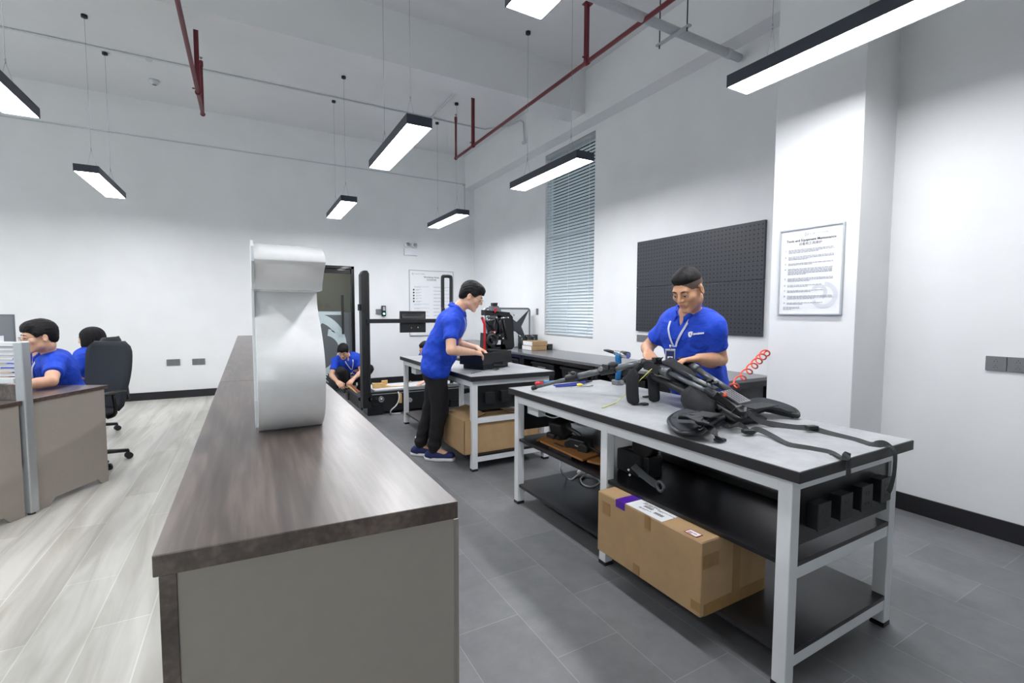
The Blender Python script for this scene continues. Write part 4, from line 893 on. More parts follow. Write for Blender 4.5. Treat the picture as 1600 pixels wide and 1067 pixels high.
# ------------------------------------------------------------------ things on the shelves of the near bench
SZ = .4585
t = thing('leg_brace', 'black leg brace on the middle shelf at the far end, leaning by the brown board', 'brace', atx(878, 672, 1.85))
c = atx(876, 668, 1.80)
MB().obox(c, (.10, .12, .10), (1, .2, .3), (-.2, 1, 0), (-.3, 0, 1)).obox(c+Vector((-.03, .03, -.055)), (.08, .09, .04)).build('cuff', M['black'], t, bevel=.012)
MB().tube([c+Vector((0, -.03, .03)), c+Vector((.05, -.14, -.02)), Vector((c.x+.06, c.y-.2, SZ+.02))], .012, 12).build('strut', M['carbon'], t)
MB().box((c.x-.05, c.y-.05, SZ), (c.x+.07, c.y+.07, SZ+.05)).build('foot_plate', M['fabric_black'], t, bevel=.01)
t = thing('wooden_board', 'brown slotted board on the middle shelf of the near bench', 'board', atz(890, 690, SZ))
P = lambda x, y, z=SZ+.03: atz(x, y, z)
mb = MB().prism([P(838, 687), P(857, 679), P(880, 678), P(866, 684)], (0, 0, -.012)).prism([P(844, 688), P(893, 677.5), P(942, 700), P(937, 709), P(910, 718)], (0, 0, -.012)).prism([P(917, 719), P(935, 713), P(952, 722), P(938, 724)], (0, 0, -.012))
mb.build('board_panel', M['wood_brown'], t, bevel=.002)
q = P(873, 695); MB().box((q.x-.01, q.y-.05, SZ+.0305), (q.x+.01, q.y+.05, SZ+.032)).build('slot', M['ink'], t)
q = P(885, 700); MB().box((q.x-.05, q.y-.12, SZ), (q.x+.1, q.y+.12, SZ+.017)).build('batten', M['black'], t)
def lump(name, label, c, parts_, cat='brace', m_='black'):
    t = thing(name, label, cat, c)
    for nm, fn, mm in parts_: fn().build(nm, M[mm], t, bevel=.006)
    return t
c = atz(907, 692, SZ+.06)
lump('motor_unit', 'black motor unit with two round ends lying on the brown board', c, [('motor_case', lambda: MB().obox(c, (.10, .13, .06), (1, .3, 0), (-.3, 1, 0)).cyl(c+Vector((-.03, .06, -.01)), c+Vector((-.06, .03, -.01)), .035, n=18).cyl(c+Vector((0, -.06, -.015)), c+Vector((-.05, -.08, -.015)), .035, n=18), 'black'),
  ('cable_stub', lambda: MB().tube([c+Vector((0, -.09, 0)), c+Vector((.01, -.17, -.02)), c+Vector((.02, -.22, -.03))], .009, 8), 'black'), ('name_strip', lambda: MB().obox(c+Vector((-.062, -.04, .0)), (.002, .03, .008)), 'alu')], 'motor')
c = atx(975, 688, 1.83); c.y = min(c.y, 1.78)
lump('joint_unit', 'round black joint unit on the middle shelf right of the middle leg, above the box', c, [('round_case', lambda: MB().cyl(c+Vector((-.05, 0, .02)), c+Vector((.05, .03, .02)), .06, n=24).obox(c+Vector((0, .06, -.06)), (.08, .1, .09)), 'black'), ('stand_block', lambda: MB().box((c.x-.05, c.y-.05, SZ), (c.x+.05, c.y+.08, c.z-.03)), 'black')], 'motor')
c = atx(1000, 735, 1.78)
t = thing('brace_handle', 'black metal arm with a round eye on the middle shelf above the cardboard box', 'bracket', c)
MB().ribbon(smooth_path([atx(990, 728, 1.74), atx(1005, 742, 1.72), atx(1018, 752, 1.71), atx(1027, 758, 1.70)], 4), .035, .012, (-.6, -.6, .5)).build('arm_plate', M['carbon'], t, bevel=.003)
MB().tube([atx(1032, 760, 1.70)+Vector((-.0, .022*math.cos(a), .022*math.sin(a))) for a in [2*PI*k/16 for k in range(16)]], .009, 8, closed=True).build('eye_ring', M['carbon'], t)
MB().box((c.x-.02, c.y-.02, SZ), (c.x+.12, c.y+.16, SZ+.12)).build('motor_block', M['fabric_black'], t, bevel=.01)
mb = MB()
for x, y in ((982, 734), (999, 743), (984, 742)): mb.cyl(atx(x, y, 1.735), atx(x, y, 1.745), .006, n=10)
mb.build('bolts', M['silver'], t)
t = thing('thigh_tube_set', 'long black flat actuator lying along the back of the middle shelf on the near bench', 'bar', (2.1, 1.5, SZ))
MB().box((2.10, 1.20, SZ), (2.16, 1.95, SZ+.045)).build('actuator_body', M['black'], t, bevel=.006)
MB().cyl((2.13, 1.2, SZ+.02), (2.13, 1.16, SZ+.02), .015, n=12).build('rod_end', M['silver'], t)
t = thing('power_strip', 'white round plug and looped white cable lying on the lower shelf of the near bench', 'cable', atz(908, 742, .16))
MB().ell(atz(908, 738, .165), (.03, .03, .022)).build('plug', M['white'], t)
MB().tube(smooth_path([atx(877, 718, 1.70), atx(876, 735, 1.70), atz(885, 746, .15), atz(893, 749, .143), atz(902, 743, .146), atz(912, 741, .15), atz(925, 744, .15), atz(937, 752, .148), atz(925, 760, .145), atz(912, 757, .145), atz(907, 748, .15), atz(915, 741, .155)], 5), .005, 8).build('cable', M['white'], t)

# ------------------------------------------------------------------ things on the further bench
ang = math.atan2(3.993-3.806, 2.207-1.802)
cx, cyy = 1.97, 4.03; ax = Vector((math.cos(ang), math.sin(ang), 0)); ay = Vector((-math.sin(ang), math.cos(ang), 0)); O = Vector((1.965, 4.0, TZ))
t = thing('tool_case', 'open black tool case full of parts on the further bench, under the man\'s hands', 'case', O)
mb = MB(); w_, d_, h_ = .44, .28, .15
mb.obox(O+Vector((0, 0, .02)), (w_-.06, d_-.04, .04), ax, ay).obox(O+Vector((0, 0, .05)), (w_, d_, .02), ax, ay)
for s, l in ((-1, 1), (1, 1)): mb.obox(O+ax*s*(w_/2-.006)+Vector((0, 0, .10)), (.012, d_, .11), ax, ay)
for s in (-1, 1): mb.obox(O+ay*s*(d_/2-.006)+Vector((0, 0, .10)), (w_, .012, .11), ax, ay)
mb.build('case_shell', M['black'], t, bevel=.006)
MB().obox(O-ay*(d_/2+.003)+Vector((0, 0, .045)), (.14, .012, .03), ax, ay).build('latch_recess', M['black_gloss'], t, bevel=.003)
MB().obox(O-ay*(d_/2-.02)+ax*.0+Vector((0, 0, .006)), (.22, .05, .014), ax, ay).build('foot_rail', M['black'], t, bevel=.003)
mb = MB(); rnd = random.Random(5)
for i in range(14):
    p = O+ax*rnd.uniform(-.17, .14)+ay*rnd.uniform(-.1, .1)+Vector((0, 0, .09+rnd.uniform(0, .05)))
    if i % 2: mb.obox(p, (rnd.uniform(.03, .07), rnd.uniform(.02, .05), .03), ax+ay*rnd.uniform(-1, 1), ay-ax*rnd.uniform(-1, 1) if 0 else Vector((0,0,1)).cross(ax+ay*.3))
    else: mb.tube([p-ax*.04, p+Vector((0, 0, .02)), p+ax*.05+ay*.02], .008, 8)
mb.build('inner_parts', M['dark_metal'], t)
t = thing('pry_lever', 'red lever handle standing upright out of the black case beside the man\'s hand', 'lever', O)
rx = lambda x, y: aty(x, y, 3.93)
MB().tube([rx(757.5, 549), rx(757, 520), rx(757, 506), rx(754, 498)], [.012, .012, .012, .014], 14).build('lever_bar', M['red'], t)
MB().lathe(rx(753.5, 497), [(.012, 0), (.015, .004), (.012, .01)], 12, axis=(-.4, -.6, .6)).build('end_knob', mat('dark_red', (120, 24, 34), .4), t)
t = thing('foam_tray', 'low black tray with a small red part behind the man on the further bench', 'tray', atz(728, 565, TZ))
c = atz(724, 562, TZ); MB().box((c.x-.10, c.y-.10, TZ), (c.x+.12, c.y+.14, TZ+.03)).build('tray_body', M['black'], t, bevel=.01)
MB().ell(Vector((c.x-.02, c.y-.04, TZ+.035)), (.03, .03, .01)).build('red_part', mat('coral', (226, 96, 96), .5), t)
t = thing('hex_keys', 'small bundle of black hex keys lying at the edge of the further bench', 'tool', atz(768, 577, TZ))
for i in range(4):
    a, b = atz(762+i*3, 577.5, TZ+.008), atz(776+i*1.5, 578-i*.5, TZ+.008); MB().tube([a, a+Vector((.0, .01, .012)), b], .0035, 6).build('key', M['black'], t)
tag(MB().tube([atz(736, 583.5, TZ+.003), atz(752, 580, TZ+.003)], .002, 6).build('steel_pin', M['dark_metal']), 'thin dark steel pin lying near the corner of the further bench', 'tool')
# upright robot mechanism
t = thing('robot_module', 'upright black robot mechanism with struts, a wheel and a curved panel on the further bench', 'robot', (2.2, 4.5, TZ))
Y0 = 4.42; r = lambda x, y, dy=0: aty(x, y, Y0+dy)
def sheet(pts, dy=.04): return MB().prism([r(*p) for p in pts], (0, dy, 0))
a, b = r(790, 495), r(802, 546)
mb = MB().prism([r(781, 497), r(784, 492), r(798, 490), r(802, 495), r(804.5, 541), r(801, 546), r(781, 548)], (0, .28, 0)); mb.build('curved_panel', M['black_gloss'], t, bevel=.012)
sheet([(758, 484), (797, 488), (797, 493), (758, 493)], .10).build('top_beam', M['black'], t, bevel=.004)
mb = sheet([(768, 478), (779, 478), (783, 484), (783, 489), (768, 489)], .07); mb.build('head_block', M['grey_plate'], t, bevel=.004)
sheet([(770, 473), (778, 473), (777, 479), (770, 479)], .05).build('sensor_box', M['black'], t, bevel=.003)
MB().prism([r(772, 483, -.004), r(777, 481, -.004), r(775, 487, -.004), r(773, 488.5, -.004)], (0, .003, 0)).build('red_emblem', M['red'], t)
for p in (((762, 494), (772, 518)), ((775, 495), (768, 530)), ((775, 495), (785, 520)), ((781, 500), (781, 525)), ((760, 500), (770, 512)), ((787, 500), (792, 530))):
    MB().tube([r(*p[0], -.01), r(*p[1], -.01)], .010, 8).build('strut', M['black'], t)
for p in (((760, 505), (766, 540)), ((766, 520), (781, 535)), ((779, 503), (775, 530)), ((783, 505), (788, 540)), ((759, 525), (775, 541))):
    MB().tube([r(*p[0], .04), r(*p[1], .04)], .014, 8).build('strut', M['black_gloss'], t)
sheet([(757, 520), (764, 522), (768, 545), (756, 545)], .10).build('side_plate', M['black'], t, bevel=.004)
sheet([(770, 500), (779, 498), (778, 516), (772, 516)], .08).build('motor_block', M['dark_metal'], t, bevel=.004)
sheet([(762, 538), (790, 537), (792, 548), (760, 548)], .16).build('base_block', M['black'], t, bevel=.006)
mb = MB()
for p in ((760, 496), (776, 496.5), (794, 496.5), (781, 524), (768, 528), (786, 529), (765, 500), (773, 520)): mb.ell(r(*p, -.025), (.010, .010, .010), n=10, m=8)
mb.tube([r(783, 497, -.02), r(792, 496.5, -.02)], .007, 8); mb.build('steel_joints', M['silver'], t)
sheet([(759, 501), (766, 501), (771, 516), (765, 518)], .05).build('battery_pack', M['dark_metal'], t, bevel=.003)
MB().ell(r(772, 518.5, -.02), (.02, .01, .008)).build('red_knob', M['red'], t)
wc = r(769, 531, -.03); MB().tube([wc+Vector((.052*math.cos(q)*1, 0, .052*math.sin(q))) for q in [2*PI*k/24 for k in range(24)]], .018, 10, closed=True).cyl(wc-Vector((0, .02, 0)), wc+Vector((0, .02, 0)), .02, n=14).build('wheel', M['black'], t)
sheet([(774, 532), (786, 531), (785, 541), (774, 543)], .05).build('white_cover', M['white'], t, bevel=.003)
b0, b1 = r(756, 540), r(800, 548)
MB().box((b0.x, Y0-.02, TZ), (b1.x-.03, Y0+.22, max(b1.z, TZ+.04))).build('base_frame', M['black'], t, bevel=.006)
MB().tube([r(757, 541), r(750, 546), Vector((r(750, 546).x-.02, Y0-.02, TZ+.01))], .006, 8).build('tail_cable', M['black'], t)

# ------------------------------------------------------------------ gait training frame behind
t = thing('training_frame', 'black training frame with two uprights, crossbar and monitor over a low platform', 'frame', (1.9, 6.6, 0))
X0, X1, Y0_, Y1_ = 1.30, 2.62, 6.05, 7.45
Y1_ = 6.64
MB().box((X0+.03, Y0_+.03, .03), (X1-.03, Y1_, .30)).build('platform_body', M['black'], t, bevel=.01)
MB().box((X0, Y1_-.02, 0), (X0+.14, 7.45, .15)).build('side_rail', M['black'], t, bevel=.01)
for fx, fy, fl in ((X0, Y0_, .3), (X0, Y1_-.2, .2), (X1-.2, Y0_, .3), (X1-.2, Y1_-.2, .2), (X0-.02, 7.3, .2)): MB().box((fx, fy, 0), (fx+.2, fy+fl, .12)).build('foot_block', M['black_gloss'], t, bevel=.015)
MB().box((X0+.1, Y0_+.06, .30), (X1-.05, Y1_-.04, .318)).build('deck', mat('deck_white', (205, 207, 210), .5), t, bevel=.002)
MB().box((X0+.06, Y0_+.02, .262), (X1-.04, Y0_+.032, .27)).build('front_trim', M['alu'], t)
q0, q1 = aty(562, 421, 6.12), aty(577, 440, 6.06)
post = MB().prism([(q0.x, 6.05, .1), (q1.x, 6.05, .1), (q1.x, 6.05, 1.80), (q1.x-.02, 6.05, 1.84), (q0.x+.03, 6.05, 1.84), (q0.x, 6.05, 1.79)], (0, .16, 0)).build('upright', M['black'], t, bevel=.012)
MB().box((q0.x+.055, 6.046, .3), (q0.x+.061, 6.05, 1.78)).build('edge_strip', M['dark_metal'], post)
MB().box((q0.x-.03, 6.08, 1.34), (q0.x, 6.14, 1.42)).build('side_bracket', M['dark_metal'], post, bevel=.004)
lx0, lx1 = aty(693.5, 430, 5.98).x, aty(708, 430, 5.98).x
lp = smooth_path([(lx0+.02, 6.08, .32), (lx0+.02, 6.08, 1.55), (lx0+.02, 6.08, 1.77), (lx0+.035, 6.08, 1.81), (lx1-.01, 6.08, 1.81), (lx1+.01, 6.08, 1.77), (lx1+.01, 6.08, 1.5), (lx1+.01, 6.08, .32)], 4)
MB().tube(lp, .024, 12).build('upright', M['black'], t)
MB().box((lx0-.03, 5.96, 1.30), (lx0+.01, 6.02, 1.38)).build('side_bracket', M['black'], t, bevel=.008)
MB().box((q1.x-.04, 6.000, 1.182), (lx0+.03, 6.028, 1.235)).build('crossbar', M['black'], t, bevel=.003)
m0, m1 = aty(624.5, 486, 6.06), aty(664.5, 519, 6.06)
mon = MB().box((m0.x, 6.035, m1.z), (m1.x, 6.075, m0.z)).prism([(m0.x+.01, 6.04, m0.z-.015), (m1.x-.01, 6.04, m0.z-.015), (m1.x-.02, 6.02, m0.z-.10), (m0.x+.02, 6.02, m0.z-.10)], (0, .01, 0)).build('monitor', M['black'], t, bevel=.006)
MB().box((m0.x+.05, 6.014, m0.z-.048), (m1.x-.05, 6.018, m0.z-.042)).build('vent_slot', M['dark_metal'], mon)
MB().cyl(((m0.x+m1.x)/2-.03, 6.03, m1.z+.06), ((m0.x+m1.x)/2-.03, 6.02, m1.z+.06), .009, n=12).cyl(((m0.x+m1.x)/2+.05, 6.03, m1.z+.08), ((m0.x+m1.x)/2+.06, 6.01, m1.z+.06), .008, n=12).build('plug', M['silver'], mon)
for i, (px, s) in enumerate(((580, .035), (588, .03), (596, .038))):
    c = aty(px, 624, 6.05); MB().cyl(c, c+Vector((0, .06, 0)), s, n=18).lathe(c-Vector((0, .012, 0)), [(s*.4, 0), (s*.45, .012)], 12, axis=(0, 1, 0)).build('round_connector', M['dark_metal'] if i < 2 else M['silver'], t)
c = aty(641, 625, 6.05); MB().cyl(c, c+Vector((0, .05, 0)), .03, n=20).build('steel_disc', M['alu'], t)
c = aty(625, 622, 6.03); MB().obox(c, (.035, .05, .12)).build('wood_wedge', M['wood_light'], t)
t = thing('wooden_form', 'curved pale plywood shape lying on the deck of the training frame', 'wood part', (1.8, 6.3, .319))
p = lambda x, y: aty(x, y, 6.25)
dz = .3195-p(590, 608).z
q = [p(582, 599), p(597, 598.5), (p(604, 602)), p(612, 603.5), p(632, 602.5), p(632, 607.5), p(583, 608.5)]
MB().prism([Vector((v.x, v.y, max(v.z, .3195))) for v in q], (0, .04, 0)).prism([Vector((v.x, v.y+.14, max(v.z, .3195))) for v in [p(601, 597), p(610, 596), p(610, 602), p(604, 606), p(600, 603)]], (0, .03, 0)).build('plywood_shape', M['wood_light'], t, bevel=.003)
t = thing('wooden_form', 'flat plywood strip with a dark edge held by the crouching man beside the training frame', 'wood part', (1.35, 7.6, .3))
a, b = aty(549, 604, 7.72), aty(562, 616, 7.0)
MB().bar(a, b, .10, .02, (.3, 0, 1)).build('strip', M['wood_light'], t, bevel=.002)
MB().bar(a+Vector((0, 0, .025)), b+Vector((0, 0, .025)), .03, .02, (.3, 0, 1)).build('dark_edge', mat('copper_edge', (150, 80, 60), .4), t)
cb = smooth_path([aty(622, 612, 6.03), aty(624, 620, 6.0), aty(620, 632, 5.98), aty(611, 641, 5.98), atz(611, 646, .008), atz(618, 646, .008), atz(626, 645.5, .008)], 5)
tag(MB().tube(cb, .008, 8).build('power_cable', M['white']), 'white power cable hanging from the training frame down to the floor', 'cable')
# perforated sheet by the doorway
t = thing('dotted_panel', 'black sheet with white dots leaning by the doorway beside the crouching man', 'panel', (1.05, 8.45, 0))
PB = mat('dot_black', (34, 36, 40), .6); a = atz(511, 596, .02); b = atz(541, 611, .02)
P0 = atz(509, 588, .30); P1 = aty(534, 573, 8.5); P2 = atz(540, 605, .02); P3 = atz(522, 606, .02)
P0, P1, P2, P3 = aty(503, 590, 8.45), aty(533, 570, 8.60), aty(545, 597, 8.42), atz(524, 611, .014)
MB().prism([P0, P1, P2, P3], (0, .0, -.012)).build('sheet', PB, t)
d = MB(); nz = (P1-P0).cross(P3-P0).normalized(); nz = nz if nz.y < 0 or nz.z > 0 else -nz
for i in range(14):
    for j in range(10):
        u, v = (i+.5)/14, (j+.5)/10; c = P0.lerp(P3, u).lerp(P1.lerp(P2, u), v)+nz*.0015
        d.obox(c, (.016, .016, .002), P3-P0, nz.cross(P3-P0), nz)
d.build('white_dots', M['paper'], t)

# ------------------------------------------------------------------ office side: desks, partition, screen, chairs
uu = Vector((.465, .885, 0)).normalized(); pp = Vector((-.885, .465, 0)).normalized(); V0 = Vector((-1.262, 4.150, 0)); up = Vector((0, 0, 1))
def loc(a, b, z): return V0+uu*a+pp*b+up*z
def desk(label, s):
    t = thing('office_desk', label, 'desk', loc(.3*s, .7, 0)); w_ = .60
    mb = MB(); mb.prism([loc(.03*s, -.012, .725), loc((w_+.03)*s, -.012, .725), loc((w_+.03)*s, 1.4, .725), loc(.03*s, 1.4, .725)], up*.025); mb.build('desk_top', M['walnut'], t, bevel=.001)
    pts = [(.04, 0), (.04, .724), (w_+.01, .724), (w_+.01, 0), (w_-.05, 0), (w_-.085, .045), (.17, .045), (.13, 0)]
    for b_ in (0, 1.37): MB().prism([loc(a*s, b_, z) for a, z in pts], pp*.022).build('end_panel', M['taupe'], t, bevel=.001)
    MB().prism([loc(.05*s, .03, .30), loc(.066*s, .03, .30), loc(.066*s, 1.37, .30), loc(.05*s, 1.37, .30)], up*.42).build('modesty_panel', M['taupe'], t)
    return t
desk('taupe office desk with a dark walnut top that the seated man leans on', 1)
desk('walnut-topped office desk cut by the left edge, on the nearer side of the partition', -1)
t = thing('desk_partition', 'white slatted partition screen with a thick aluminium post between the two desks', 'partition', loc(0, .5, 0))
MB().prism([loc(-.028, -.03, .012), loc(.028, -.03, .012), loc(.028, .03, .012), loc(-.028, .03, .012)], up*1.115).build('post', M['alu'], t, bevel=.008)
MB().lathe(loc(0, 0, 0), [(.02, 0), (.02, .012)], 14).build('foot', M['black'], t)
MB().prism([loc(-.02, .03, 1.095), loc(.02, .03, 1.095), loc(.02, 1.4, 1.095), loc(-.02, 1.4, 1.095)], up*.03).build('top_rail', M['white'], t, bevel=.004)
MB().prism([loc(-.035, .03, .86), loc(.02, .03, .86), loc(.02, 1.4, .86), loc(-.035, 1.4, .86)], up*.035).build('tray_rail', M['white'], t, bevel=.004)
MB().prism([loc(-.012, .03, .40), loc(.012, .03, .40), loc(.012, 1.4, .40), loc(-.012, 1.4, .40)], up*.45).build('lower_panel', M['walnut'], t)
mb = MB()
for k in range(7): mb.prism([loc(-.012, .03, .905+k*.029), loc(.012, .03, .912+k*.029), loc(.012, 1.4, .912+k*.029), loc(-.012, 1.4, .905+k*.029)], up*.012)
mb.build('slats', mat('slat_white', (205, 208, 212), .4), t)
t = thing('desktop_monitor', 'grey computer screen on the far desk beyond the seated man, at the left edge', 'monitor', loc(.25, .62, .75))
c = Vector((-2.07, 6.25, 1.155)); d1 = Vector((.97, .25, 0)).normalized(); n1 = Vector((-.25, .97, 0))
MB().obox(c-d1*.10, (.46, .03, .27), d1, n1).build('screen_housing', M['screen'], t, bevel=.006)
MB().obox(c-d1*.10-n1*.017, (.43, .003, .24), d1, n1).build('back_panel', mat('screen_grey', (134, 137, 143), .3), t)
MB().cyl(Vector((c.x-.1, c.y+.02, .751)), Vector((c.x-.1, c.y+.02, c.z-.05)), .018, n=12).lathe(Vector((c.x-.1, c.y+.02, .751)), [(.10, 0), (.10, .01), (.02, .015)], 20).build('stand', M['screen'], t)
t = thing('tissue_box', 'small teal and white box on the shelf ledge above the partition', 'box', loc(.0, .17, 1.126))
MB().obox(loc(0, .20, 1.144), (.05, .13, .036), uu, pp).build('box_body', M['teal_box'], t, bevel=.002)
MB().obox(loc(0, .135, 1.144), (.0505, .006, .0365), uu, pp).build('white_end', M['paper'], t)

def office_chair(label, c, face, base_rot=0.3):
    """face: unit direction the sitter looks"""
    t = thing('office_chair', label, 'chair', (c[0], c[1], 0), group='black office chairs'); c = Vector((c[0], c[1], 0)); F = Vector((face[0], face[1], 0)).normalized(); S_ = Vector((F.y, -F.x, 0))
    W = lambda f, s, z: c+F*f+S_*s+up*z
    mb = MB().ell(W(.02, 0, .455), (.24, .245, .04), F, S_, up, 24, 10).ell(W(.0, 0, .44), (.22, .22, .035), F, S_, up, 24, 10); mb.build('seat', M['fabric_black'], t)
    # curved back
    mb = MB(); rings = []; N_ = 14
    for i in range(N_+1):
        t_ = i/N_; z = .44+.61*t_; f = -.235-.02*math.sin(PI*t_)-.09*max(0, t_-.35)**1.0+.03*(1-t_)**3; hw = .155+.045*math.sin(PI*min(1, t_*1.1)*.62)-.03*max(0, t_-.85)/.15
        if i in (0, N_): hw *= .8
        rings.append([W(f-.035*(1-abs(s)**2)*.9, hw*s, z) for s in (-1, -.8, -.4, 0, .4, .8, 1)])
    for i in range(N_):
        for j in range(6): mb.quad(rings[i][j], rings[i+1][j], rings[i+1][j+1], rings[i][j+1])
    o = mb.build('backrest', M['mesh_black'], t, smooth_all=True); md = o.modifiers.new('s', 'SOLIDIFY'); md.thickness = .035; md.offset = 0
    MB().tube(smooth_path([W(-.02, 0, .40), W(-.20, 0, .38), W(-.31, 0, .45), W(-.335, 0, .62), W(-.35, 0, .74)], 4), .02, 12).build('back_bracket', M['black'], t)
    for s in (-1, 1): MB().tube(smooth_path([W(-.30, s*.15, .52), W(-.34, s*.10, .66), W(-.35, 0, .74)], 4), .012, 10).build('back_frame', M['black'], t)
    for s in (-1, 1):
        a = MB().tube(smooth_path([W(-.02, s*.20, .42), W(-.02, s*.27, .46), W(-.0, s*.275, .62)], 4), .014, 10).build('armrest', M['black'], t)
        MB().obox(W(.02, s*.275, .635), (.24, .07, .025), F, S_, up).build('arm_pad', M['black'], a, bevel=.01)
    MB().cyl(W(0, 0, .12), W(0, 0, .41), .022, n=14).cyl(W(0, 0, .08), W(0, 0, .2), .032, n=14).build('gas_lift', M['black_gloss'], t)
    b0 = MB().ell(W(0, 0, .10), (.05, .05, .03)).build('base_hub', M['black'], t)
    for k in range(5):
        a = base_rot+k*2*PI/5; d = Vector((math.cos(a), math.sin(a), 0)); e = c+d*.30
        MB().tube([c+up*.105, c+d*.15+up*.095, e+up*.075], [.026, .02, .015], 10).build('base_leg', M['black'], t)
        w = MB(); s = Vector((-d.y, d.x, 0)); w.cyl(e+up*.03-s*.026, e+up*.03-s*.010, .028, n=16).cyl(e+up*.03+s*.010, e+up*.03+s*.026, .028, n=16).cyl(e+up*.03-s*.01, e+up*.03+s*.01, .01, n=10).cyl(e+up*.03, e+up*.075, .008, n=8); w.build('caster', M['black'], t)
    return t
PF5 = Vector((-.80, -.60, 0)).normalized()
office_chair('black office chair with a tall curved back pulled out behind the seated man', (-1.24, 5.21), (-.50, -.87), base_rot=-.86+.0)
office_chair('black office chair further back that the woman sits in', (-1.56, 6.52), (-.97, .25), base_rot=.45)
desk2 = thing('office_desk', 'office desk in front of the woman, mostly hidden behind the seated man', 'desk', (-2.3, 6.9, 0))
MB().box((-3.0, 6.1, .725), (-2.05, 7.7, .75)).build('desk_top', M['walnut'], desk2, bevel=.001)
for y_ in (6.12, 7.66): MB().box((-2.98, y_, 0), (-2.1, y_+.02, .725)).build('end_panel', M['taupe'], desk2)
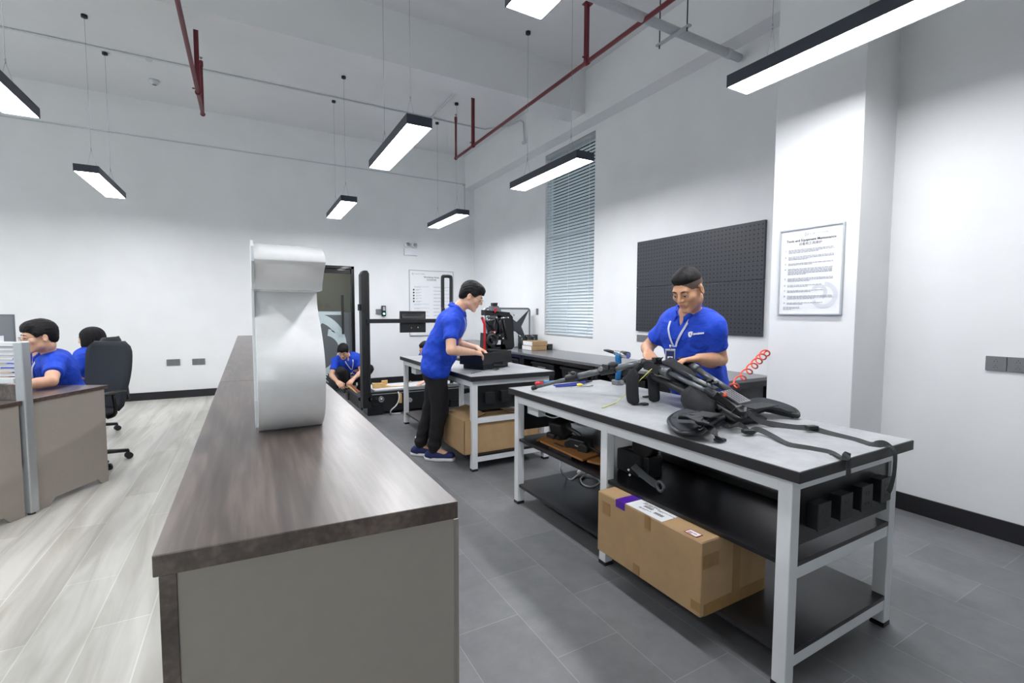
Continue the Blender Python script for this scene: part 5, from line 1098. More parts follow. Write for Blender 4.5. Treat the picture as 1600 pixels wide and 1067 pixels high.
# ------------------------------------------------------------------ people: implicit surfaces, one continuous body each
def V3(*a): return np.array(a, dtype=np.float64)
def nrm(v): v = np.asarray(v, float); return v/np.linalg.norm(v)
class Field:
    """smooth union of tapered limbs and ellipsoids, meshed by surface nets"""
    def __init__(s): s.ops = []
    def cap(s, a, b, ra, rb=None, k=.02, sub=False, sq=None):
        a, b = np.array(a, float), np.array(b, float); rb = ra if rb is None else rb; m_ = max(ra, rb)
        s.ops.append(('c', (a, b, ra, rb, sq), np.minimum(a, b)-m_*(1.0 if sq is None else 1.6), np.maximum(a, b)+m_*(1.0 if sq is None else 1.6), k, sub)); return s
    def ell(s, c, r, ax=(1,0,0), ay=(0,1,0), az=(0,0,1), k=.015, sub=False):
        c = np.array(c, float); A = np.array([ax, ay, az], float); m_ = max(r); s.ops.append(('e', (c, np.array(r, float), A), c-m_, c+m_, k, sub)); return s
    def cut(s, c, n, k=.002):
        s.ops.append(('p', (np.array(c, float), nrm(n)), None, None, k, True)); return s
    def dist(s, op, P):
        t, a = op[0], op[1]
        if t == 'c':
            A, B, ra, rb, sq = a; d = B-A; L2 = d@d+1e-12; h = np.clip(((P-A)@d)/L2, 0, 1); q = P-(A+h[..., None]*d)
            if sq is not None:
                ax, f = sq; comp = q@ax; q = q+np.multiply.outer(comp*(1/f-1), ax)
            return np.sqrt((q*q).sum(-1))-(ra+(rb-ra)*h)
        if t == 'e':
            c, r, A = a; q = (P-c)@A.T; k0 = np.sqrt(((q/r)**2).sum(-1)); k1 = np.sqrt(((q/(r*r))**2).sum(-1)); return k0*(k0-1)/(k1+1e-9)
        c, n = a; return (P-c)@n
    def comb(s, cur, d, k, sub):
        if sub:
            nd = -d; h = np.clip(.5+.5*(nd-cur)/k, 0, 1); return cur*(1-h)+nd*h+k*h*(1-h)
        h = np.clip(.5+.5*(cur-d)/k, 0, 1); return cur*(1-h)+d*h-k*h*(1-h)
    def eval(s, P, disp=None):
        cur = np.full(P.shape[:-1], 1.0)
        for op in s.ops: cur = s.comb(cur, s.dist(op, P), op[4], op[5])
        if disp is not None: cur = cur+disp(P)
        return cur
    def mesh(s, vox, disp=None, pad=.03):
        los = [o[2] for o in s.ops if o[2] is not None and not o[5]]; his = [o[3] for o in s.ops if o[3] is not None and not o[5]]
        lo = np.min(los, 0)-pad; hi = np.max(his, 0)+pad; n = np.ceil((hi-lo)/vox).astype(int)+1
        F = np.full(tuple(n), .2, dtype=np.float32); gx = [lo[i]+np.arange(n[i])*vox for i in range(3)]
        for op in s.ops:
            if op[2] is None: sl = [slice(0, n[i]) for i in range(3)]
            else:
                e = op[4]+.02; sl = [slice(max(0, int((op[2][i]-e-lo[i])/vox)), min(n[i], int((op[3][i]+e-lo[i])/vox)+2)) for i in range(3)]
            if any(q.start >= q.stop for q in sl): continue
            X, Y, Z_ = np.meshgrid(gx[0][sl[0]], gx[1][sl[1]], gx[2][sl[2]], indexing='ij'); P = np.stack([X, Y, Z_], -1)
            d = s.dist(op, P); F[tuple(sl)] = s.comb(F[tuple(sl)], d, op[4], op[5])
        if disp is not None:
            near = np.abs(F) < .03; idx = np.argwhere(near); P = lo+idx*vox; F[near] = F[near]+disp(P).astype(np.float32)
        S = F < 0; c = S[:-1, :-1, :-1].astype(np.int8)
        tot = np.zeros_like(c)
        for dx in (0, 1):
            for dy in (0, 1):
                for dz in (0, 1): tot = tot+S[dx:dx+n[0]-1, dy:dy+n[1]-1, dz:dz+n[2]-1].astype(np.int8)
        act = np.argwhere((tot > 0) & (tot < 8)); vid = -np.ones(tot.shape, dtype=np.int64); vid[tuple(act.T)] = np.arange(len(act))
        acc = np.zeros((len(act), 3)); cnt = np.zeros(len(act))
        cor = [(dx, dy, dz) for dx in (0, 1) for dy in (0, 1) for dz in (0, 1)]
        for a in cor:
            for ax in range(3):
                if a[ax]: continue
                b = list(a); b[ax] = 1
                fa = F[act[:, 0]+a[0], act[:, 1]+a[1], act[:, 2]+a[2]]; fb = F[act[:, 0]+b[0], act[:, 1]+b[1], act[:, 2]+b[2]]
                mk = (fa < 0) != (fb < 0); t = np.where(mk, fa/(fa-fb+1e-12), 0)
                p = np.array(a, float)+np.zeros((len(act), 3)); p[:, ax] += t; acc[mk] += p[mk]; cnt[mk] += 1
        verts = lo+(act+acc/np.maximum(cnt, 1)[:, None])*vox; faces = []
        for ax in range(3):
            u, v = (ax+1) % 3, (ax+2) % 3
            s0 = [slice(1, n[i]-1) for i in range(3)]; s0[ax] = slice(0, n[ax]-1); s1 = list(s0); s1[ax] = slice(1, n[ax])
            A_, B_ = S[tuple(s0)], S[tuple(s1)]; e = np.argwhere(A_ != B_); off = np.array([1, 1, 1]); off[ax] = 0; e = e+off
            sg = S[tuple(e.T)]
            q = []
            for du, dv in ((0, 0), (1, 0), (1, 1), (0, 1)):
                g = e.copy(); g[:, u] -= du; g[:, v] -= dv; q.append(vid[tuple(g.T)])
            q = np.stack(q, 1); q[~sg] = q[~sg][:, ::-1]; faces.append(q)
        f = np.concatenate(faces); return verts, f[(f >= 0).all(1)]
def np_obj(name, v, f, mats, parent, midx=None, label=None, smooth_iter=0):
    inv = np.array(world_of(parent).inverted()); v = v@inv[:3, :3].T+inv[:3, 3]
    me = bpy.data.meshes.new(name); me.vertices.add(len(v)); me.vertices.foreach_set('co', v.astype(np.float32).ravel())
    me.loops.add(len(f)*4); me.loops.foreach_set('vertex_index', f.astype(np.int32).ravel()); me.polygons.add(len(f))
    me.polygons.foreach_set('loop_start', np.arange(0, len(f)*4, 4, dtype=np.int32)); me.polygons.foreach_set('loop_total', np.full(len(f), 4, dtype=np.int32))
    me.polygons.foreach_set('use_smooth', np.ones(len(f), dtype=bool))
    for m_ in (mats if isinstance(mats, list) else [mats]): me.materials.append(m_)
    if midx is not None: me.polygons.foreach_set('material_index', midx.astype(np.int32))
    me.update(calc_edges=True); me.validate()
    o = bpy.data.objects.new(name, me); COL.objects.link(o); o.parent = parent
    if label: o['label'] = label
    return o
def relax(v, f, it=2, lam=.5):
    for _ in range(it):
        acc = np.zeros_like(v); cnt = np.zeros(len(v))
        for i in range(4):
            a, b = f[:, i], f[:, (i+1) % 4]
            np.add.at(acc, a, v[b]); np.add.at(cnt, a, 1); np.add.at(acc, b, v[a]); np.add.at(cnt, b, 1)
        v = v*(1-lam)+acc/np.maximum(cnt, 1)[:, None]*lam
    return v
def basis(fwd, up_=(0, 0, 1)):
    y = nrm(fwd); x = nrm(np.cross(y, up_)); z = np.cross(x, y); return x, y, z      # x to the person's right, y forward, z up
def hand(F, wr, fdir, back, thumb_side, curl=(.5, .5, .55, .6), thumb=(.5, .3), sc=1.0, spread=.10):
    """wr wrist, fdir along the fingers, back = back of the hand, thumb_side = direction of the thumb; returns fingertips"""
    f = nrm(fdir); n = nrm(np.array(back)-f*np.dot(back, f)); t = nrm(np.array(thumb_side)-f*np.dot(thumb_side, f)-n*np.dot(thumb_side, n)); wr = np.array(wr, float); tips = []
    for i, (o_, kd, r) in enumerate(((.029, .088, .0098), (.0098, .092, .0100), (-.0095, .088, .0095), (-.0275, .079, .0085))):
        kn = wr+(f*kd+t*o_)*sc; F.cap(wr+t*o_*.55*sc+f*.008*sc, kn-n*.002, .0145*sc, .0125*sc, k=.012)
        L = ((.041, .026, .021), (.046, .030, .022), (.043, .028, .021), (.034, .021, .019))[i]; ang = 0; p = kn; lat = t*((1.5-i)*spread); c = curl[i]
        d0 = nrm(f+lat)
        for j, l in enumerate(L):
            ang += c*(.75, 1.0, .7)[j]; d = nrm(d0*math.cos(ang)-n*math.sin(ang)); q = p+d*l*sc
            F.cap(p, q, r*sc*(1-.07*j), r*sc*(1-.07*(j+1)), k=.0035 if j else .008); p = q
        tips.append(p)
    F.ell(wr+f*.045*sc-n*.004+t*.002, (.038*sc, .048*sc, .014*sc), t, f, n, k=.01)
    b = wr+f*.022*sc+t*.022*sc-n*.006; d = nrm(f*math.cos(thumb[0])+t*math.sin(thumb[0])*1.0-n*.25); p = b
    for j, (l, r) in enumerate(((.042, .0145), (.032, .0115), (.027, .0100))):
        q = p+d*l*sc; F.cap(p, q, r*sc, r*sc*.88, k=.010 if j == 0 else .004); p = q; d = nrm(d+f*thumb[1]*.6-n*thumb[1]*.8)
    return tips
def head(F, H, x, y, z, s=1.0):
    W = lambda a, b, c: H+(x*a+y*b+z*c)*s
    F.ell(W(0, -.012, .030), (.076*s, .094*s, .086*s), x, y, z, k=.02)
    F.ell(W(0, .032, -.040), (.057*s, .055*s, .074*s), x, y, z, k=.03)
    for q in (-1, 1):
        F.cap(W(q*.056, -.002, -.030), W(q*.047, .014, -.066), .012*s, .014*s, k=.02); F.cap(W(q*.047, .014, -.066), W(q*.014, .066, -.100), .015*s, .016*s, k=.02)
        F.ell(W(q*.044, .052, -.026), (.024*s, .024*s, .022*s), x, y, z, k=.02)
        F.ell(W(q*.0800, -.012, -.012), (.0085*s, .018*s, .031*s), x*.94+y*-.3*q, y, z, k=.006); F.ell(W(q*.088, -.006, -.008), (.006*s, .009*s, .018*s), x, y, z, k=.004, sub=True)
    F.ell(W(0, .070, -.103), (.020*s, .014*s, .014*s), x, y, z, k=.015)
    F.cap(W(-.036, .074, .022), W(.036, .074, .022), .011*s, k=.016)
    for q in (-1, 1): F.ell(W(q*.031, .094, -.001), (.019*s, .013*s, .012*s), x, y, z, k=.012, sub=True); F.ell(W(q*.031, .0765, .0035), (.0150*s, .0115*s, .0095*s), x, y, z, k=.004)
    F.cap(W(0, .084, .014), W(0, .104, -.026), .0070*s, .0105*s, k=.010)
    for q in (-1, 1): F.ell(W(q*.0125, .093, -.030), (.0085*s, .0105*s, .0075*s), x, y, z, k=.006)
    F.ell(W(0, .078, -.058), (.026*s, .012*s, .020*s), x, y, z, k=.012)
    F.cap(W(-.018, .084, -.0580), W(.018, .084, -.0580), .0050*s, k=.004); F.cap(W(-.015, .083, -.068), W(.015, .083, -.068), .0060*s, k=.004)
    F.cap(W(-.020, .0925, -.0628), W(.020, .0925, -.0628), .0016*s, k=.003, sub=True)
def noise3(P, f, seed):
    r = np.random.RandomState(seed); out = 0
    for i in range(6):
        d = r.randn(3); d /= np.linalg.norm(d); out = out+np.sin(P@d*f*(1+.25*i)+r.rand()*6.28)
    return out/6
def person(name, label, J, sk='skin', hairstyle='short', glasses=None, lanyard=False, vox=.0045, shoes='black', trousers=True, logo=False, stub=False, hw=.165, skip_legs=False, hand_kw=({}, {}), watch=False, belly=0, hair_amp=.0018):
    """J: joint positions in world space"""
    root = thing(name, label, 'person', (J['root'][0], J['root'][1], J['root'][2]))
    g = {k: np.array(v, float) for k, v in J.items() if k not in ('root',)}
    hx, hy, hz = basis(J['face'], J.get('headup', (0, 0, 1))); H = g['head']; lat = nrm(g['shR']-g['shL']); spine = nrm(g['neck']-g['pelvis']); fwd = nrm(np.cross(spine, lat)); fwd = nrm(fwd)
    if np.dot(fwd, g['torso_fwd']) < 0: fwd = -fwd
    B = Field()
    ch = (g['pelvis']*.30+g['neck']*.70)
    if 'chest' in g: ch = g['chest']
    wa = g['pelvis']*.55+ch*.45
    if 'waist' in g: wa = g['waist']
    latp = nrm(g['hipR']-g['hipL'])
    def torso(F, e, k=.05):
        sl = [(g['pelvis'], latp, .075, .105), (wa, nrm(latp+lat), .060, .100), (ch, lat, .080, .110), (g['neck']-spine*.075, lat, .085, .075)]
        for i in range(len(sl)-1):
            for t in (0, .5):
                c = sl[i][0]*(1-t)+sl[i+1][0]*t; l = nrm(sl[i][1]*(1-t)+sl[i+1][1]*t); w = sl[i][2]*(1-t)+sl[i+1][2]*t; r = sl[i][3]*(1-t)+sl[i+1][3]*t
                F.cap(c-l*w, c+l*w, r+e, k=k)
        c, l, w, r = sl[-1]; F.cap(c-l*w, c+l*w, r+e*.6, k=k)
        for S_ in ('shR', 'shL'): F.cap(g['neck']-spine*.055, g[S_], .046+e*.6, .057+e*.8, k=.04)
        if belly and e > 0: F.ell(wa+fwd*.05, (.12+e, .10+belly+e, .12+e), lat, fwd, spine, k=.06)
    torso(B, 0)
    nb = g['neck']-spine*.02; nh = H-hy*.035-hz*.075
    B.cap(nb, nh, .057, .050, k=.03)
    head(B, H, hx, hy, hz)
    for S_, e_, w_ in (('shR', 'elR', 'wrR'), ('shL', 'elL', 'wrL')):
        a, b, c = g[S_], g[e_], g[w_]; B.cap(a, b, .050, .040, k=.012); d = nrm(c-b); B.cap(b, b+(c-b)*.30, .040, .0405, k=.008); B.cap(b+(c-b)*.3, c, .0405, .0265, k=.008)
    for i, q in enumerate(('R', 'L')):
        if 'f'+q in g: hand(B, g['wr'+q], g['f'+q], g['b'+q], g['t'+q], **hand_kw[i])
    for q in ('R', 'L'):
        a, b, c, d = g['hip'+q], g['kn'+q], g['an'+q], g['toe'+q]; B.cap(a, b, .082, .055, k=.04); B.cap(b, b+(c-b)*.35, .053, .054, k=.03); B.cap(b+(c-b)*.35, c, .054, .036, k=.02); B.cap(c, d, .035, .028, k=.02)
    v, f = B.mesh(vox); v = relax(v, f, 1, .35)
    fc = v[f].mean(1); q = (fc-H)@np.stack([hx, hy, hz], 1); mi = np.zeros(len(f), int)
    mi[(np.abs(q[:, 0]) < .0200) & (q[:, 1] > .078) & (np.abs(q[:, 2]+.0630) < .0078-.14*np.abs(q[:, 0]))] = 1
    hl = np.interp(q[:, 1], [-.1, -.05, -.02, .02, .05, .075, .1], [-.07, -.055, -.005, .012, .020, .060, .075])
    inH = (q[:, 2] > hl) & (q[:, 2] < .14) & (np.abs(q[:, 0]) < .1) & (np.abs(q[:, 1]) < .12) & ~((np.abs(q[:, 0]) > .0735) & (q[:, 2] < .022))
    mi[inH] = 2 if stub else 3
    body = np_obj('body', v, f, [M[sk], M['lips'], M['stubble'], M['hair']], root, mi)
    Wd = lambda a, b, c: Vector(H+hx*a+hy*b+hz*c)
    X_, Y_, Z__ = Vector(hx), Vector(hy), Vector(hz)
    # eyes and brows
    for s in (-1, 1):
        e = MB().ell(Wd(s*.031, .0765, -.003), (.0125, .0118, .0118), X_, Y_, Z__).build('eye', M['eye_white'], root)
        MB().ell(Wd(s*.031, .0850, -.0045), (.0058, .0042, .0058), X_, Y_, Z__, 12, 8).build('iris', M['dark_eye'], e)
        MB().tube([Wd(s*.017, .0860, -.003), Wd(s*.024, .0900, .0005), Wd(s*.032, .0905, .0012), Wd(s*.040, .0870, .000), Wd(s*.0455, .0810, -.003)], [.0008, .0014, .0016, .0014, .0008], 6).build('lash', M['dark_eye'], e)
        MB().tube([Wd(s*.014, .0885, .0190), Wd(s*.026, .0895, .0245), Wd(s*.038, .0845, .0240), Wd(s*.048, .0755, .0180)], [.0020, .0030, .0026, .0012], 8).build('eyebrow', M['hair'], root)
    # hair
    HF = Field(); HW = lambda a, b, c: H+hx*a+hy*b+hz*c
    if hairstyle == 'buzz':
        HF.ell(HW(0, -.012, .037), (.0752, .0935, .0890), hx, hy, hz)
        HF.ell(HW(0, .036, .080), (.050, .040, .032), hx, hy, hz, k=.03)
        def disp(P, H=H):
            q = (P-H)@np.stack([hx, hy, hz], 1); lim = np.interp(q[:, 1], [-.1, -.03, .03, .06, .08], [.032, .042, .058, .074, .080]); return np.maximum(0, (lim+.012-q[:, 2]))*.22+.0008*noise3(P, 260, 3)-.0015
    elif hairstyle == 'bob':
        HF.ell(HW(0, -.020, .030), (.094, .108, .094), hx, hy, hz); HF.ell(HW(0, -.045, -.045), (.090, .080, .085), hx, hy, hz, k=.05)
        for s in (-1, 1): HF.ell(HW(s*.072, .006, -.050), (.024, .050, .075), hx, hy, hz, k=.03)
        HF.ell(HW(0, .10, -.03), (.060, .065, .090), hx, hy, hz, k=.02, sub=True); HF.ell(HW(0, .03, -.17), (.2, .2, .05), hx, hy, hz, k=.02, sub=True)
        def disp(P, H=H):
            q = (P-H)@np.stack([hx, hy, hz], 1); a = np.arctan2(q[:, 0], q[:, 1]); return .0022*np.sin(a*34+4*noise3(P, 20, 4))
    else:
        HF.ell(HW(0, -.016, .042), (.086, .103, .092), hx, hy, hz); HF.ell(HW(0, .040, .078), (.064, .050, .036), hx, hy, hz, k=.03)
        for s in (-1, 1): HF.ell(HW(s*.073, .016, .028), (.014, .030, .036), hx, hy, hz, k=.015)
        HF.ell(HW(0, -.075, -.020), (.060, .032, .050), hx, hy, hz, k=.03)
        for i in range(7): s = (i-3)/3; HF.cap(HW(s*.045, .050, .098), HW(s*.055+.006, .089-.02*s*s, .050+.006*((i*37) % 3)), .014, .005, k=.010)
        def disp(P, H=H):
            q = (P-H)@np.stack([hx, hy, hz], 1); lim = np.interp(q[:, 1], [-.11, -.06, -.03, -.012, .012, .035, .055, .075, .10], [-.062, -.055, -.030, .010, .016, -.004, .034, .048, .042])
            a = np.arctan2(q[:, 0], q[:, 2]+.02); return np.maximum(0, (lim-q[:, 2]))*1.2+hair_amp*noise3(P, 150, 5)+.0006*np.sin(a*30+q[:, 1]*50+3*noise3(P, 35, 8))
    hv, hf_ = HF.mesh(.0028, disp); hv = relax(hv, hf_, 1, .3); np_obj('hair', hv, hf_, [M['hair']], root)
    # glasses
    if glasses:
        fr_, met = glasses; gl = MB()
        for s in (-1, 1):
            c = Wd(s*.0325, .1045, -.004); pts = []
            for k in range(20):
                a = 2*PI*k/20; ca, sa = math.cos(a), math.sin(a); pts.append(c+X_*.0245*math.copysign(abs(ca)**.7, ca)+Z__*(.0185 if fr_ == 'round' else .0145)*math.copysign(abs(sa)**.8, sa)+Y_*(-.004*abs(ca*s+1)*.5))
            gl.tube(pts, .0011, 6, closed=True); gl.tube([Wd(s*.056, .098, .004), Wd(s*.073, .080, .005), Wd(s*.080, .03, .003), Wd(s*.081, -.01, -.002)], .0012, 6)
        gl.tube([Wd(-.009, .106, .0), Wd(0, .109, .002), Wd(.009, .106, .0)], .0011, 6); gl.build('glasses', M[met], root)
    # shirt
    Sx = Field(); torso(Sx, .014, .05)
    hem = g['pelvis']-spine*.035
    if 'hem' in g: hem = g['hem']
    Sx.cap(g['pelvis']*.5+hem*.5-latp*.078, g['pelvis']*.5+hem*.5+latp*.078, .114, k=.04)
    Sx.cap(hem-latp*.080, hem+latp*.080, .114, k=.04)
    cuffs = []
    for S_, e_ in (('shR', 'elR'), ('shL', 'elL')):
        a, b = g[S_], g[e_]; e2 = a+(b-a)*.50; Sx.cap(a, e2, .061, .063, k=.035); d = nrm(b-a); cuffs.append((e2, d))
    hn = nrm(g['pelvis']-hem) if 'hem' in g and np.linalg.norm(g['pelvis']-hem) > .02 else spine
    Sx.cut(hem-hn*.055, hn, .004)
    Sx.ell(g['neck']+spine*.045+fwd*.035, (.052, .052, .060), lat, fwd, spine, k=.006, sub=True)
    Sx.ell(g['neck']+spine*.0+fwd*.105, (.016, .05, .05), lat, fwd, nrm(spine-fwd*.4), k=.004, sub=True)
    cc = [(c+d*.0, d) for c, d in cuffs]
    def sdisp(P):
        o = .0085*noise3(P, 21, 11)+.0038*noise3(P, 55, 12)
        h = (P-g['pelvis'])@spine; l_ = (P-g['pelvis'])@lat; o = o+.0030*np.sin(h*34+l_*30+3*noise3(P, 8, 6))*np.clip(1-np.abs(h-.16)/.30, 0, 1)+.0035*np.sin(h*48+4*noise3(P, 9, 2))*np.exp(-((h-.10)/.12)**2)
        for c, d in cc:
            r = np.linalg.norm(P-c, axis=1); ax_ = (P-c)@d; o = o+np.where(r < .16, np.maximum(0, ax_-.035)*3, 0)
            o = o-np.where((r < .09) & (ax_ > .012), .0035, 0)
        return o
    sv, sf = Sx.mesh(vox*1.0, sdisp); sv = relax(sv, sf, 2, .4); sh = np_obj('polo_shirt', sv, sf, [M['shirt']], root)
    # collar: a folded band round the neck, open in front
    n0 = g['neck']+spine*.012; rows = []
    for i in range(25):
        a = math.radians(-158+316*i/24); r = .066; e = max(0, (abs(i-12)/12-.55)/.45)
        # a = 0 is the nape
        d = -fwd*math.cos(a)+lat*math.sin(a); c0 = n0+d*r*(1.0)+fwd*.018*(1-math.cos(a))*.5-spine*(.030*e)
        rows.append([Vector(c0-d*.004+spine*.030*(1-.5*e)), Vector(c0+d*.006+spine*.032*(1-.5*e)), Vector(c0+d*.022-spine*(.004+.010*e))])
    cm = MB()
    for i in range(24):
        for j in range(2): cm.quad(rows[i][j], rows[i+1][j], rows[i+1][j+1], rows[i][j+1])
    o = cm.build('collar', M['shirt'], sh, smooth_all=True); md = o.modifiers.new('s', 'SOLIDIFY'); md.thickness = .005
    def on_shirt(p, direction, out=.004, lo_=-.05, hi_=.30):
        ts = np.linspace(hi_, lo_, 500); P = np.array(p)+np.outer(ts, nrm(direction)); d = Sx.eval(P, sdisp); k = np.argmax(d < 0); return Vector(np.array(p)+nrm(direction)*(ts[k]+out))
    if lanyard:
        end = J.get('badge'); pts_all = []
        for s in (-1, 1):
            base = [g['neck']+lat*s*.068+spine*.028, g['neck']+lat*s*.066-spine*.035]
            low = g['neck']-spine*J.get('lany', .30)+lat*J.get('lanx', .0)
            P = [Vector(base[0]+fwd*.01)]
            for t in (0, .15, .3, .45, .6, .75, .9):
                p = base[1]*(1-t)+low*t; P.append(on_shirt(p, fwd, .007) if t < J.get('lan_free', 2) else None)
            P = [p for p in P if p is not None]; P = [P[0]]+[(P[i-1]+P[i]*2+P[i+1])/4+Vector(fwd)*.002 for i in range(1, len(P)-1)]+[P[-1]]
            if end is not None: P.append(Vector(end)+Vector((0, 0, .055)))
            MB().ribbon(smooth_path(P, 3), .013, .0016, Vector(fwd)).build('lanyard', M['lanyard'], root)
        q = Vector(end)+Vector((0, 0, .05)) if end is not None else on_shirt(low-spine*.03, fwd, .006)
        MB().tube([q+Vector((0, 0, .01)), q-Vector((0, 0, .018))], .005, 8).build('clip', M['silver'], root)
        qx, qy = Vector(lat), Vector(fwd); qn = Vector(J.get('badge_n', fwd)).normalized(); qx = up.cross(qn).normalized()
        bd = MB().obox(q-Vector((0, 0, .055)), (.058, .006, .078), qx, qn, up).build('badge', M['alu'], root, bevel=.004)
        MB().obox(q-Vector((0, 0, .053))+qn*.0035, (.044, .001, .050), qx, qn, up).build('card', M['navy'], bd); MB().obox(q-Vector((0, 0, .067))+qn*.0042, (.030, .001, .012), qx, qn, up).build('card_text', M['paper'], bd)
    if logo:
        p = g['neck']-spine*.095-lat*.095; c = on_shirt(p, fwd, .002); c2 = on_shirt(p-lat*.05, fwd, .002); ax_ = (c2-c).normalized(); cu = on_shirt(p+spine*.02, fwd, .002); ay_ = (cu-c).normalized(); nn_ = ax_.cross(ay_).normalized()
        if nn_.dot(Vector(fwd)) < 0: nn_ = -nn_
        lm = MB(); k = .016; pts = [c+ax_*a*k+ay_*b*k+nn_*.002 for a, b in ((-.8, .9), (0, 1.1), (.8, .9), (.8, -.1), (.45, -.8), (0, -1.15), (-.45, -.8), (-.8, -.1))]; lm.prism(pts, nn_*.0008)
        lm.build('chest_emblem', M['paper'], sh)
        e = MB().obox(c+nn_*.0032+ax_*.001, (.004, .013, .0004), ax_+ay_*.5, ay_-ax_*.5, nn_).build('emblem_mark', M['shirt'], sh)
        segs = [c+ax_*(.0205+.0056*i)+nn_*.006 for i in range(12)]; wt = MB()
        for i in range(11): wt.obox(segs[i], (.0043, .0095 if i not in (0, 5) else .0125, .004), ax_, ay_, nn_)
        wt.build('chest_wordmark', M['paper'], sh)
    # trousers and shoes
    if trousers:
        T = Field(); T.cap(g['pelvis']-latp*.07, g['pelvis']+latp*.07, .106, k=.03); T.cap(g['pelvis']-spine*.07-latp*.06, g['pelvis']-spine*.07+latp*.06, .098, k=.04)
        for q in ('R', 'L'):
            a, b, c = g['hip'+q], g['kn'+q], g['an'+q]; T.cap(a, b, .098, .073, k=.05); T.cap(b, c+(b-c)*.12, .073, .058, k=.03); T.cap(c+(b-c)*.14, c+(b-c)*.04, .060, .050, k=.01)
        def tdisp(P):
            return .005*noise3(P, 26, 21)+.003*np.sin(P[:, 2]*70+5*noise3(P, 12, 3))*np.clip(1.2-P[:, 2]*2.2, 0, 1)
        tv, tf = T.mesh(vox*1.3, tdisp); tv = relax(tv, tf, 2, .4); np_obj('trousers', tv, tf, [M['trousers']], root)
        for q in ('R', 'L'):
            c, d = g['an'+q], g['toe'+q]; dd = nrm(V3(d[0]-c[0], d[1]-c[1], 0)); sz = c[2]-.085; S2 = Field(); gz = max(0, d[2]-.03); side = np.array([dd[1], -dd[0], 0])
            heel = V3(c[0], c[1], gz+.040)-dd*.045; toe = heel+dd*.205
            S2.cap(heel, heel+dd*.09, .040, .042, k=.03); S2.cap(heel+dd*.09+V3(0, 0, -.004), toe, .043, .036, k=.03, sq=None); S2.cap(heel+dd*.03, V3(c[0], c[1], gz+.085), .040, .040, k=.03); S2.cut(V3(0, 0, gz+.016), (0, 0, 1), .002)
            S2.cut(V3(c[0], c[1], gz+.100), (0, 0, -1), .004)
            v2, f2 = S2.mesh(.004); so = np_obj('shoe', v2, f2, [M['navy'] if shoes == 'navy' else M['black']], root)
            S3 = Field(); S3.cap(heel*V3(1, 1, 0)+V3(0, 0, gz+.02), heel*V3(1, 1, 0)+dd*.09+V3(0, 0, gz+.02), .044, .047, k=.03); S3.cap(heel*V3(1, 1, 0)+dd*.09+V3(0, 0, gz+.02), toe*V3(1, 1, 0)+V3(0, 0, gz+.02), .047, .040, k=.03); S3.cut(V3(0, 0, gz+.030), (0, 0, -1), .002); S3.cut(V3(0, 0, gz+.001), (0, 0, 1), .002)
            v3, f3 = S3.mesh(.004); np_obj('sole', v3, f3, [M['gloss_white'] if shoes == 'navy' else M['black']], so)
            if shoes == 'navy': MB().cyl(V3(c[0], c[1], gz+.075), V3(c[0], c[1], gz+.175), .042, n=18).build('sock', M['paper'], root)
    return root, g, (hx, hy, hz, lat, fwd, spine)
# ------------------------------------------------------------------ the six people
P1 = dict(root=(2.58, 2.07, 0), pelvis=(2.535, 2.06, .89), neck=(2.335, 1.975, 1.335), head=(2.205, 1.872, 1.458), face=(-.90, -.12, -.50), torso_fwd=(-1, -.1, 0),
  shR=(2.365, 2.140, 1.245), elR=(2.345, 2.315, 1.09), wrR=(2.165, 2.13, 1.075), fR=(-.55, -.78, -.30), bR=(0, 0, 1), tR=(.8, -.5, 0),
  shL=(2.375, 1.825, 1.238), elL=(2.46, 1.835, 1.045), wrL=(2.225, 1.80, 1.065), fL=(-.85, .42, -.12), bL=(.1, .2, 1), tL=(.4, .85, .1),
  hipR=(2.56, 2.15, .84), hipL=(2.56, 1.97, .84), knR=(2.57, 2.16, .46), knL=(2.57, 1.96, .46), anR=(2.60, 2.17, .09), anL=(2.60, 1.95, .09), toeR=(2.45, 2.18, .03), toeL=(2.45, 1.93, .03),
  badge=(2.20, 1.985, 1.072), badge_n=(-.75, -.65, .1), lany=.20, lanx=.03)
person('person', 'man with shaved sides in a blue polo and white lanyard, leaning over the exoskeleton', P1, sk='skin_tan', hairstyle='buzz', lanyard=True, logo=True, stub=True, vox=.0042,
  hand_kw=(dict(curl=(.55, .6, .65, .7)), dict(curl=(.35, .4, .45, .5), thumb=(.7, .3))), belly=0)
P2 = dict(root=(1.43, 4.0, 0), pelvis=(1.45, 3.95, .85), waist=(1.455, 3.93, 1.0), neck=(1.585, 3.80, 1.345), head=(1.70, 3.742, 1.462), face=(.84, -.44, -.46), torso_fwd=(.87, -.47, 0),
  shR=(1.475, 3.665, 1.235), elR=(1.43, 3.55, 1.015), wrR=(1.705, 3.72, .975), fR=(.85, .46, -.14), bR=(.05, -.35, .95), tR=(-.35, .85, .4),
  shL=(1.665, 3.985, 1.25), elL=(1.71, 4.10, 1.02), wrL=(1.865, 3.99, .99), fL=(.5, -.72, -.30), bL=(.2, .1, 1), tL=(-.8, -.5, .1),
  hipR=(1.42, 3.87, .82), hipL=(1.49, 4.04, .82), knR=(1.46, 3.90, .46), knL=(1.45, 4.08, .46), anR=(1.425, 3.965, .09), anL=(1.36, 4.16, .09), toeR=(1.56, 3.86, .03), toeL=(1.50, 4.06, .03), hem=(1.445, 3.945, .84), lany=.25, lanx=.0)
person('person', 'man in round glasses and black trousers bent over the black case on the further workbench', P2, hairstyle='short', glasses=('round', 'silver'), lanyard=True, shoes='navy', vox=.0045, belly=.02,
  hand_kw=(dict(curl=(.35, .45, .5, .55), thumb=(.8, .2)), dict(curl=(.5, .55, .6, .6))))
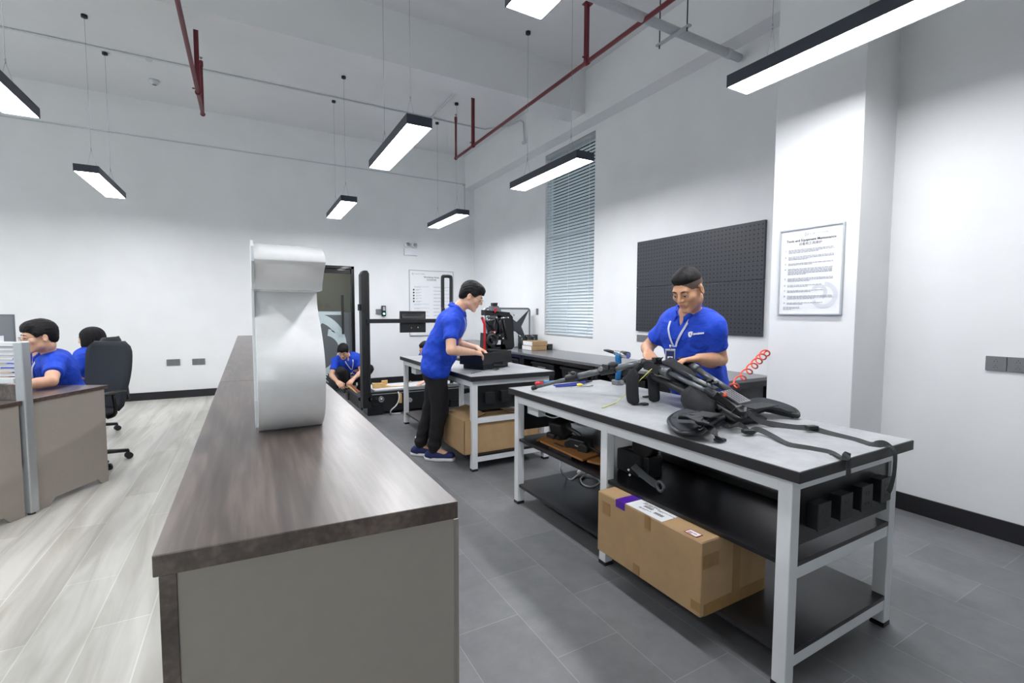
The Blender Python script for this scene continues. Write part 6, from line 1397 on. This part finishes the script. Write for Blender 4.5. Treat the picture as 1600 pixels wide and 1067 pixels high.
P3 = dict(root=(1.5, 8.15, 0), pelvis=(1.53, 8.27, .27), neck=(1.42, 8.08, .615), head=(1.345, 7.985, .685), face=(-.32, -.75, -.58), torso_fwd=(-.1, -1, 0),
  shR=(1.25, 8.10, .525), elR=(1.165, 8.02, .30), wrR=(1.225, 7.88, .215), fR=(.3, -.8, -.4), bR=(-.5, -.3, .8), tR=(.6, .1, .5),
  shL=(1.60, 8.10, .555), elL=(1.63, 7.98, .34), wrL=(1.47, 7.82, .25), fL=(-.6, -.6, -.4), bL=(.2, -.2, 1), tL=(-.5, .6, .2),
  hipR=(1.44, 8.25, .25), hipL=(1.62, 8.25, .25), knR=(1.29, 7.93, .37), knL=(1.74, 7.95, .38), anR=(1.43, 8.16, .09), anL=(1.64, 8.16, .09), toeR=(1.38, 8.02, .03), toeL=(1.69, 8.02, .03), lany=.24, hem=(1.52, 8.26, .27))
person('person', 'man crouching on the floor by the doorway, blue polo and lanyard, head bowed', P3, hairstyle='short', lanyard=True, vox=.0065)
P4 = dict(root=(2.65, 6.95, 0), pelvis=(2.74, 6.99, .56), neck=(2.40, 6.70, .755), head=(2.255, 6.60, .778), face=(-.78, -.52, -.36), torso_fwd=(-.85, -.5, 0),
  shR=(2.33, 6.87, .69), elR=(2.14, 6.80, .50), wrR=(2.02, 6.62, .40), fR=(-.6, -.6, -.3), bR=(0, 0, 1), tR=(.5, -.6, 0),
  shL=(2.50, 6.54, .69), elL=(2.30, 6.32, .47), wrL=(2.13, 6.21, .375), fL=(-.9, -.2, -.2), bL=(0, 0, 1), tL=(-.2, .9, 0),
  hipR=(2.70, 7.08, .52), hipL=(2.79, 6.92, .52), knR=(2.52, 7.08, .10), knL=(2.62, 6.86, .10), anR=(2.90, 7.22, .08), anL=(3.00, 7.04, .08), toeR=(3.00, 7.26, .03), toeL=(3.10, 7.08, .03))
person('person', 'man kneeling low behind the further workbench, only his head and forearm showing', P4, hairstyle='buzz', vox=.007, trousers=True)
P5 = dict(root=(-1.33, 5.2, 0), pelvis=(-1.33, 5.20, .57), neck=(-1.40, 4.995, 1.005), head=(-1.385, 4.885, 1.130), face=(-.86, -.50, -.14), torso_fwd=(-.8, -.6, 0),
  shR=(-1.55, 5.17, .925), elR=(-1.66, 4.98, .80), wrR=(-1.70, 4.74, .785), fR=(-.4, -.9, 0), bR=(0, 0, 1), tR=(.9, -.4, 0),
  shL=(-1.305, 4.895, .925), elL=(-1.275, 4.68, .805), wrL=(-1.48, 4.53, .785), fL=(-.9, -.45, 0), bL=(0, 0, 1), tL=(-.4, .9, 0),
  hipR=(-1.40, 5.27, .54), hipL=(-1.26, 5.13, .54), knR=(-1.68, 4.99, .52), knL=(-1.53, 4.83, .52), anR=(-1.72, 4.99, .09), anL=(-1.55, 4.83, .09), toeR=(-1.84, 4.90, .03), toeL=(-1.67, 4.74, .03), lany=.22)
person('person', 'seated man in dark-rimmed glasses and blue polo leaning on the desk at the left', P5, hairstyle='short', glasses=('rect', 'dark_metal'), lanyard=True, vox=.005)
P6 = dict(root=(-1.5, 6.53, 0), pelvis=(-1.46, 6.54, .57), neck=(-1.42, 6.47, .93), head=(-1.435, 6.455, 1.035), face=(-.96, .25, -.10), torso_fwd=(-.97, .22, 0),
  shR=(-1.40, 6.65, .85), elR=(-1.55, 6.75, .66), wrR=(-1.80, 6.72, .785), fR=(-1, 0, 0), bR=(0, 0, 1), tR=(0, -1, 0),
  shL=(-1.455, 6.31, .85), elL=(-1.58, 6.22, .66), wrL=(-1.83, 6.30, .785), fL=(-1, 0, 0), bL=(0, 0, 1), tL=(0, 1, 0),
  hipR=(-1.48, 6.62, .54), hipL=(-1.50, 6.45, .54), knR=(-1.88, 6.68, .52), knL=(-1.90, 6.42, .52), anR=(-1.90, 6.68, .09), anL=(-1.92, 6.42, .09), toeR=(-2.05, 6.68, .03), toeL=(-2.05, 6.42, .03))
person('person', 'woman with a black bob seated facing away behind the tall office chair', P6, hairstyle='bob', vox=.006)
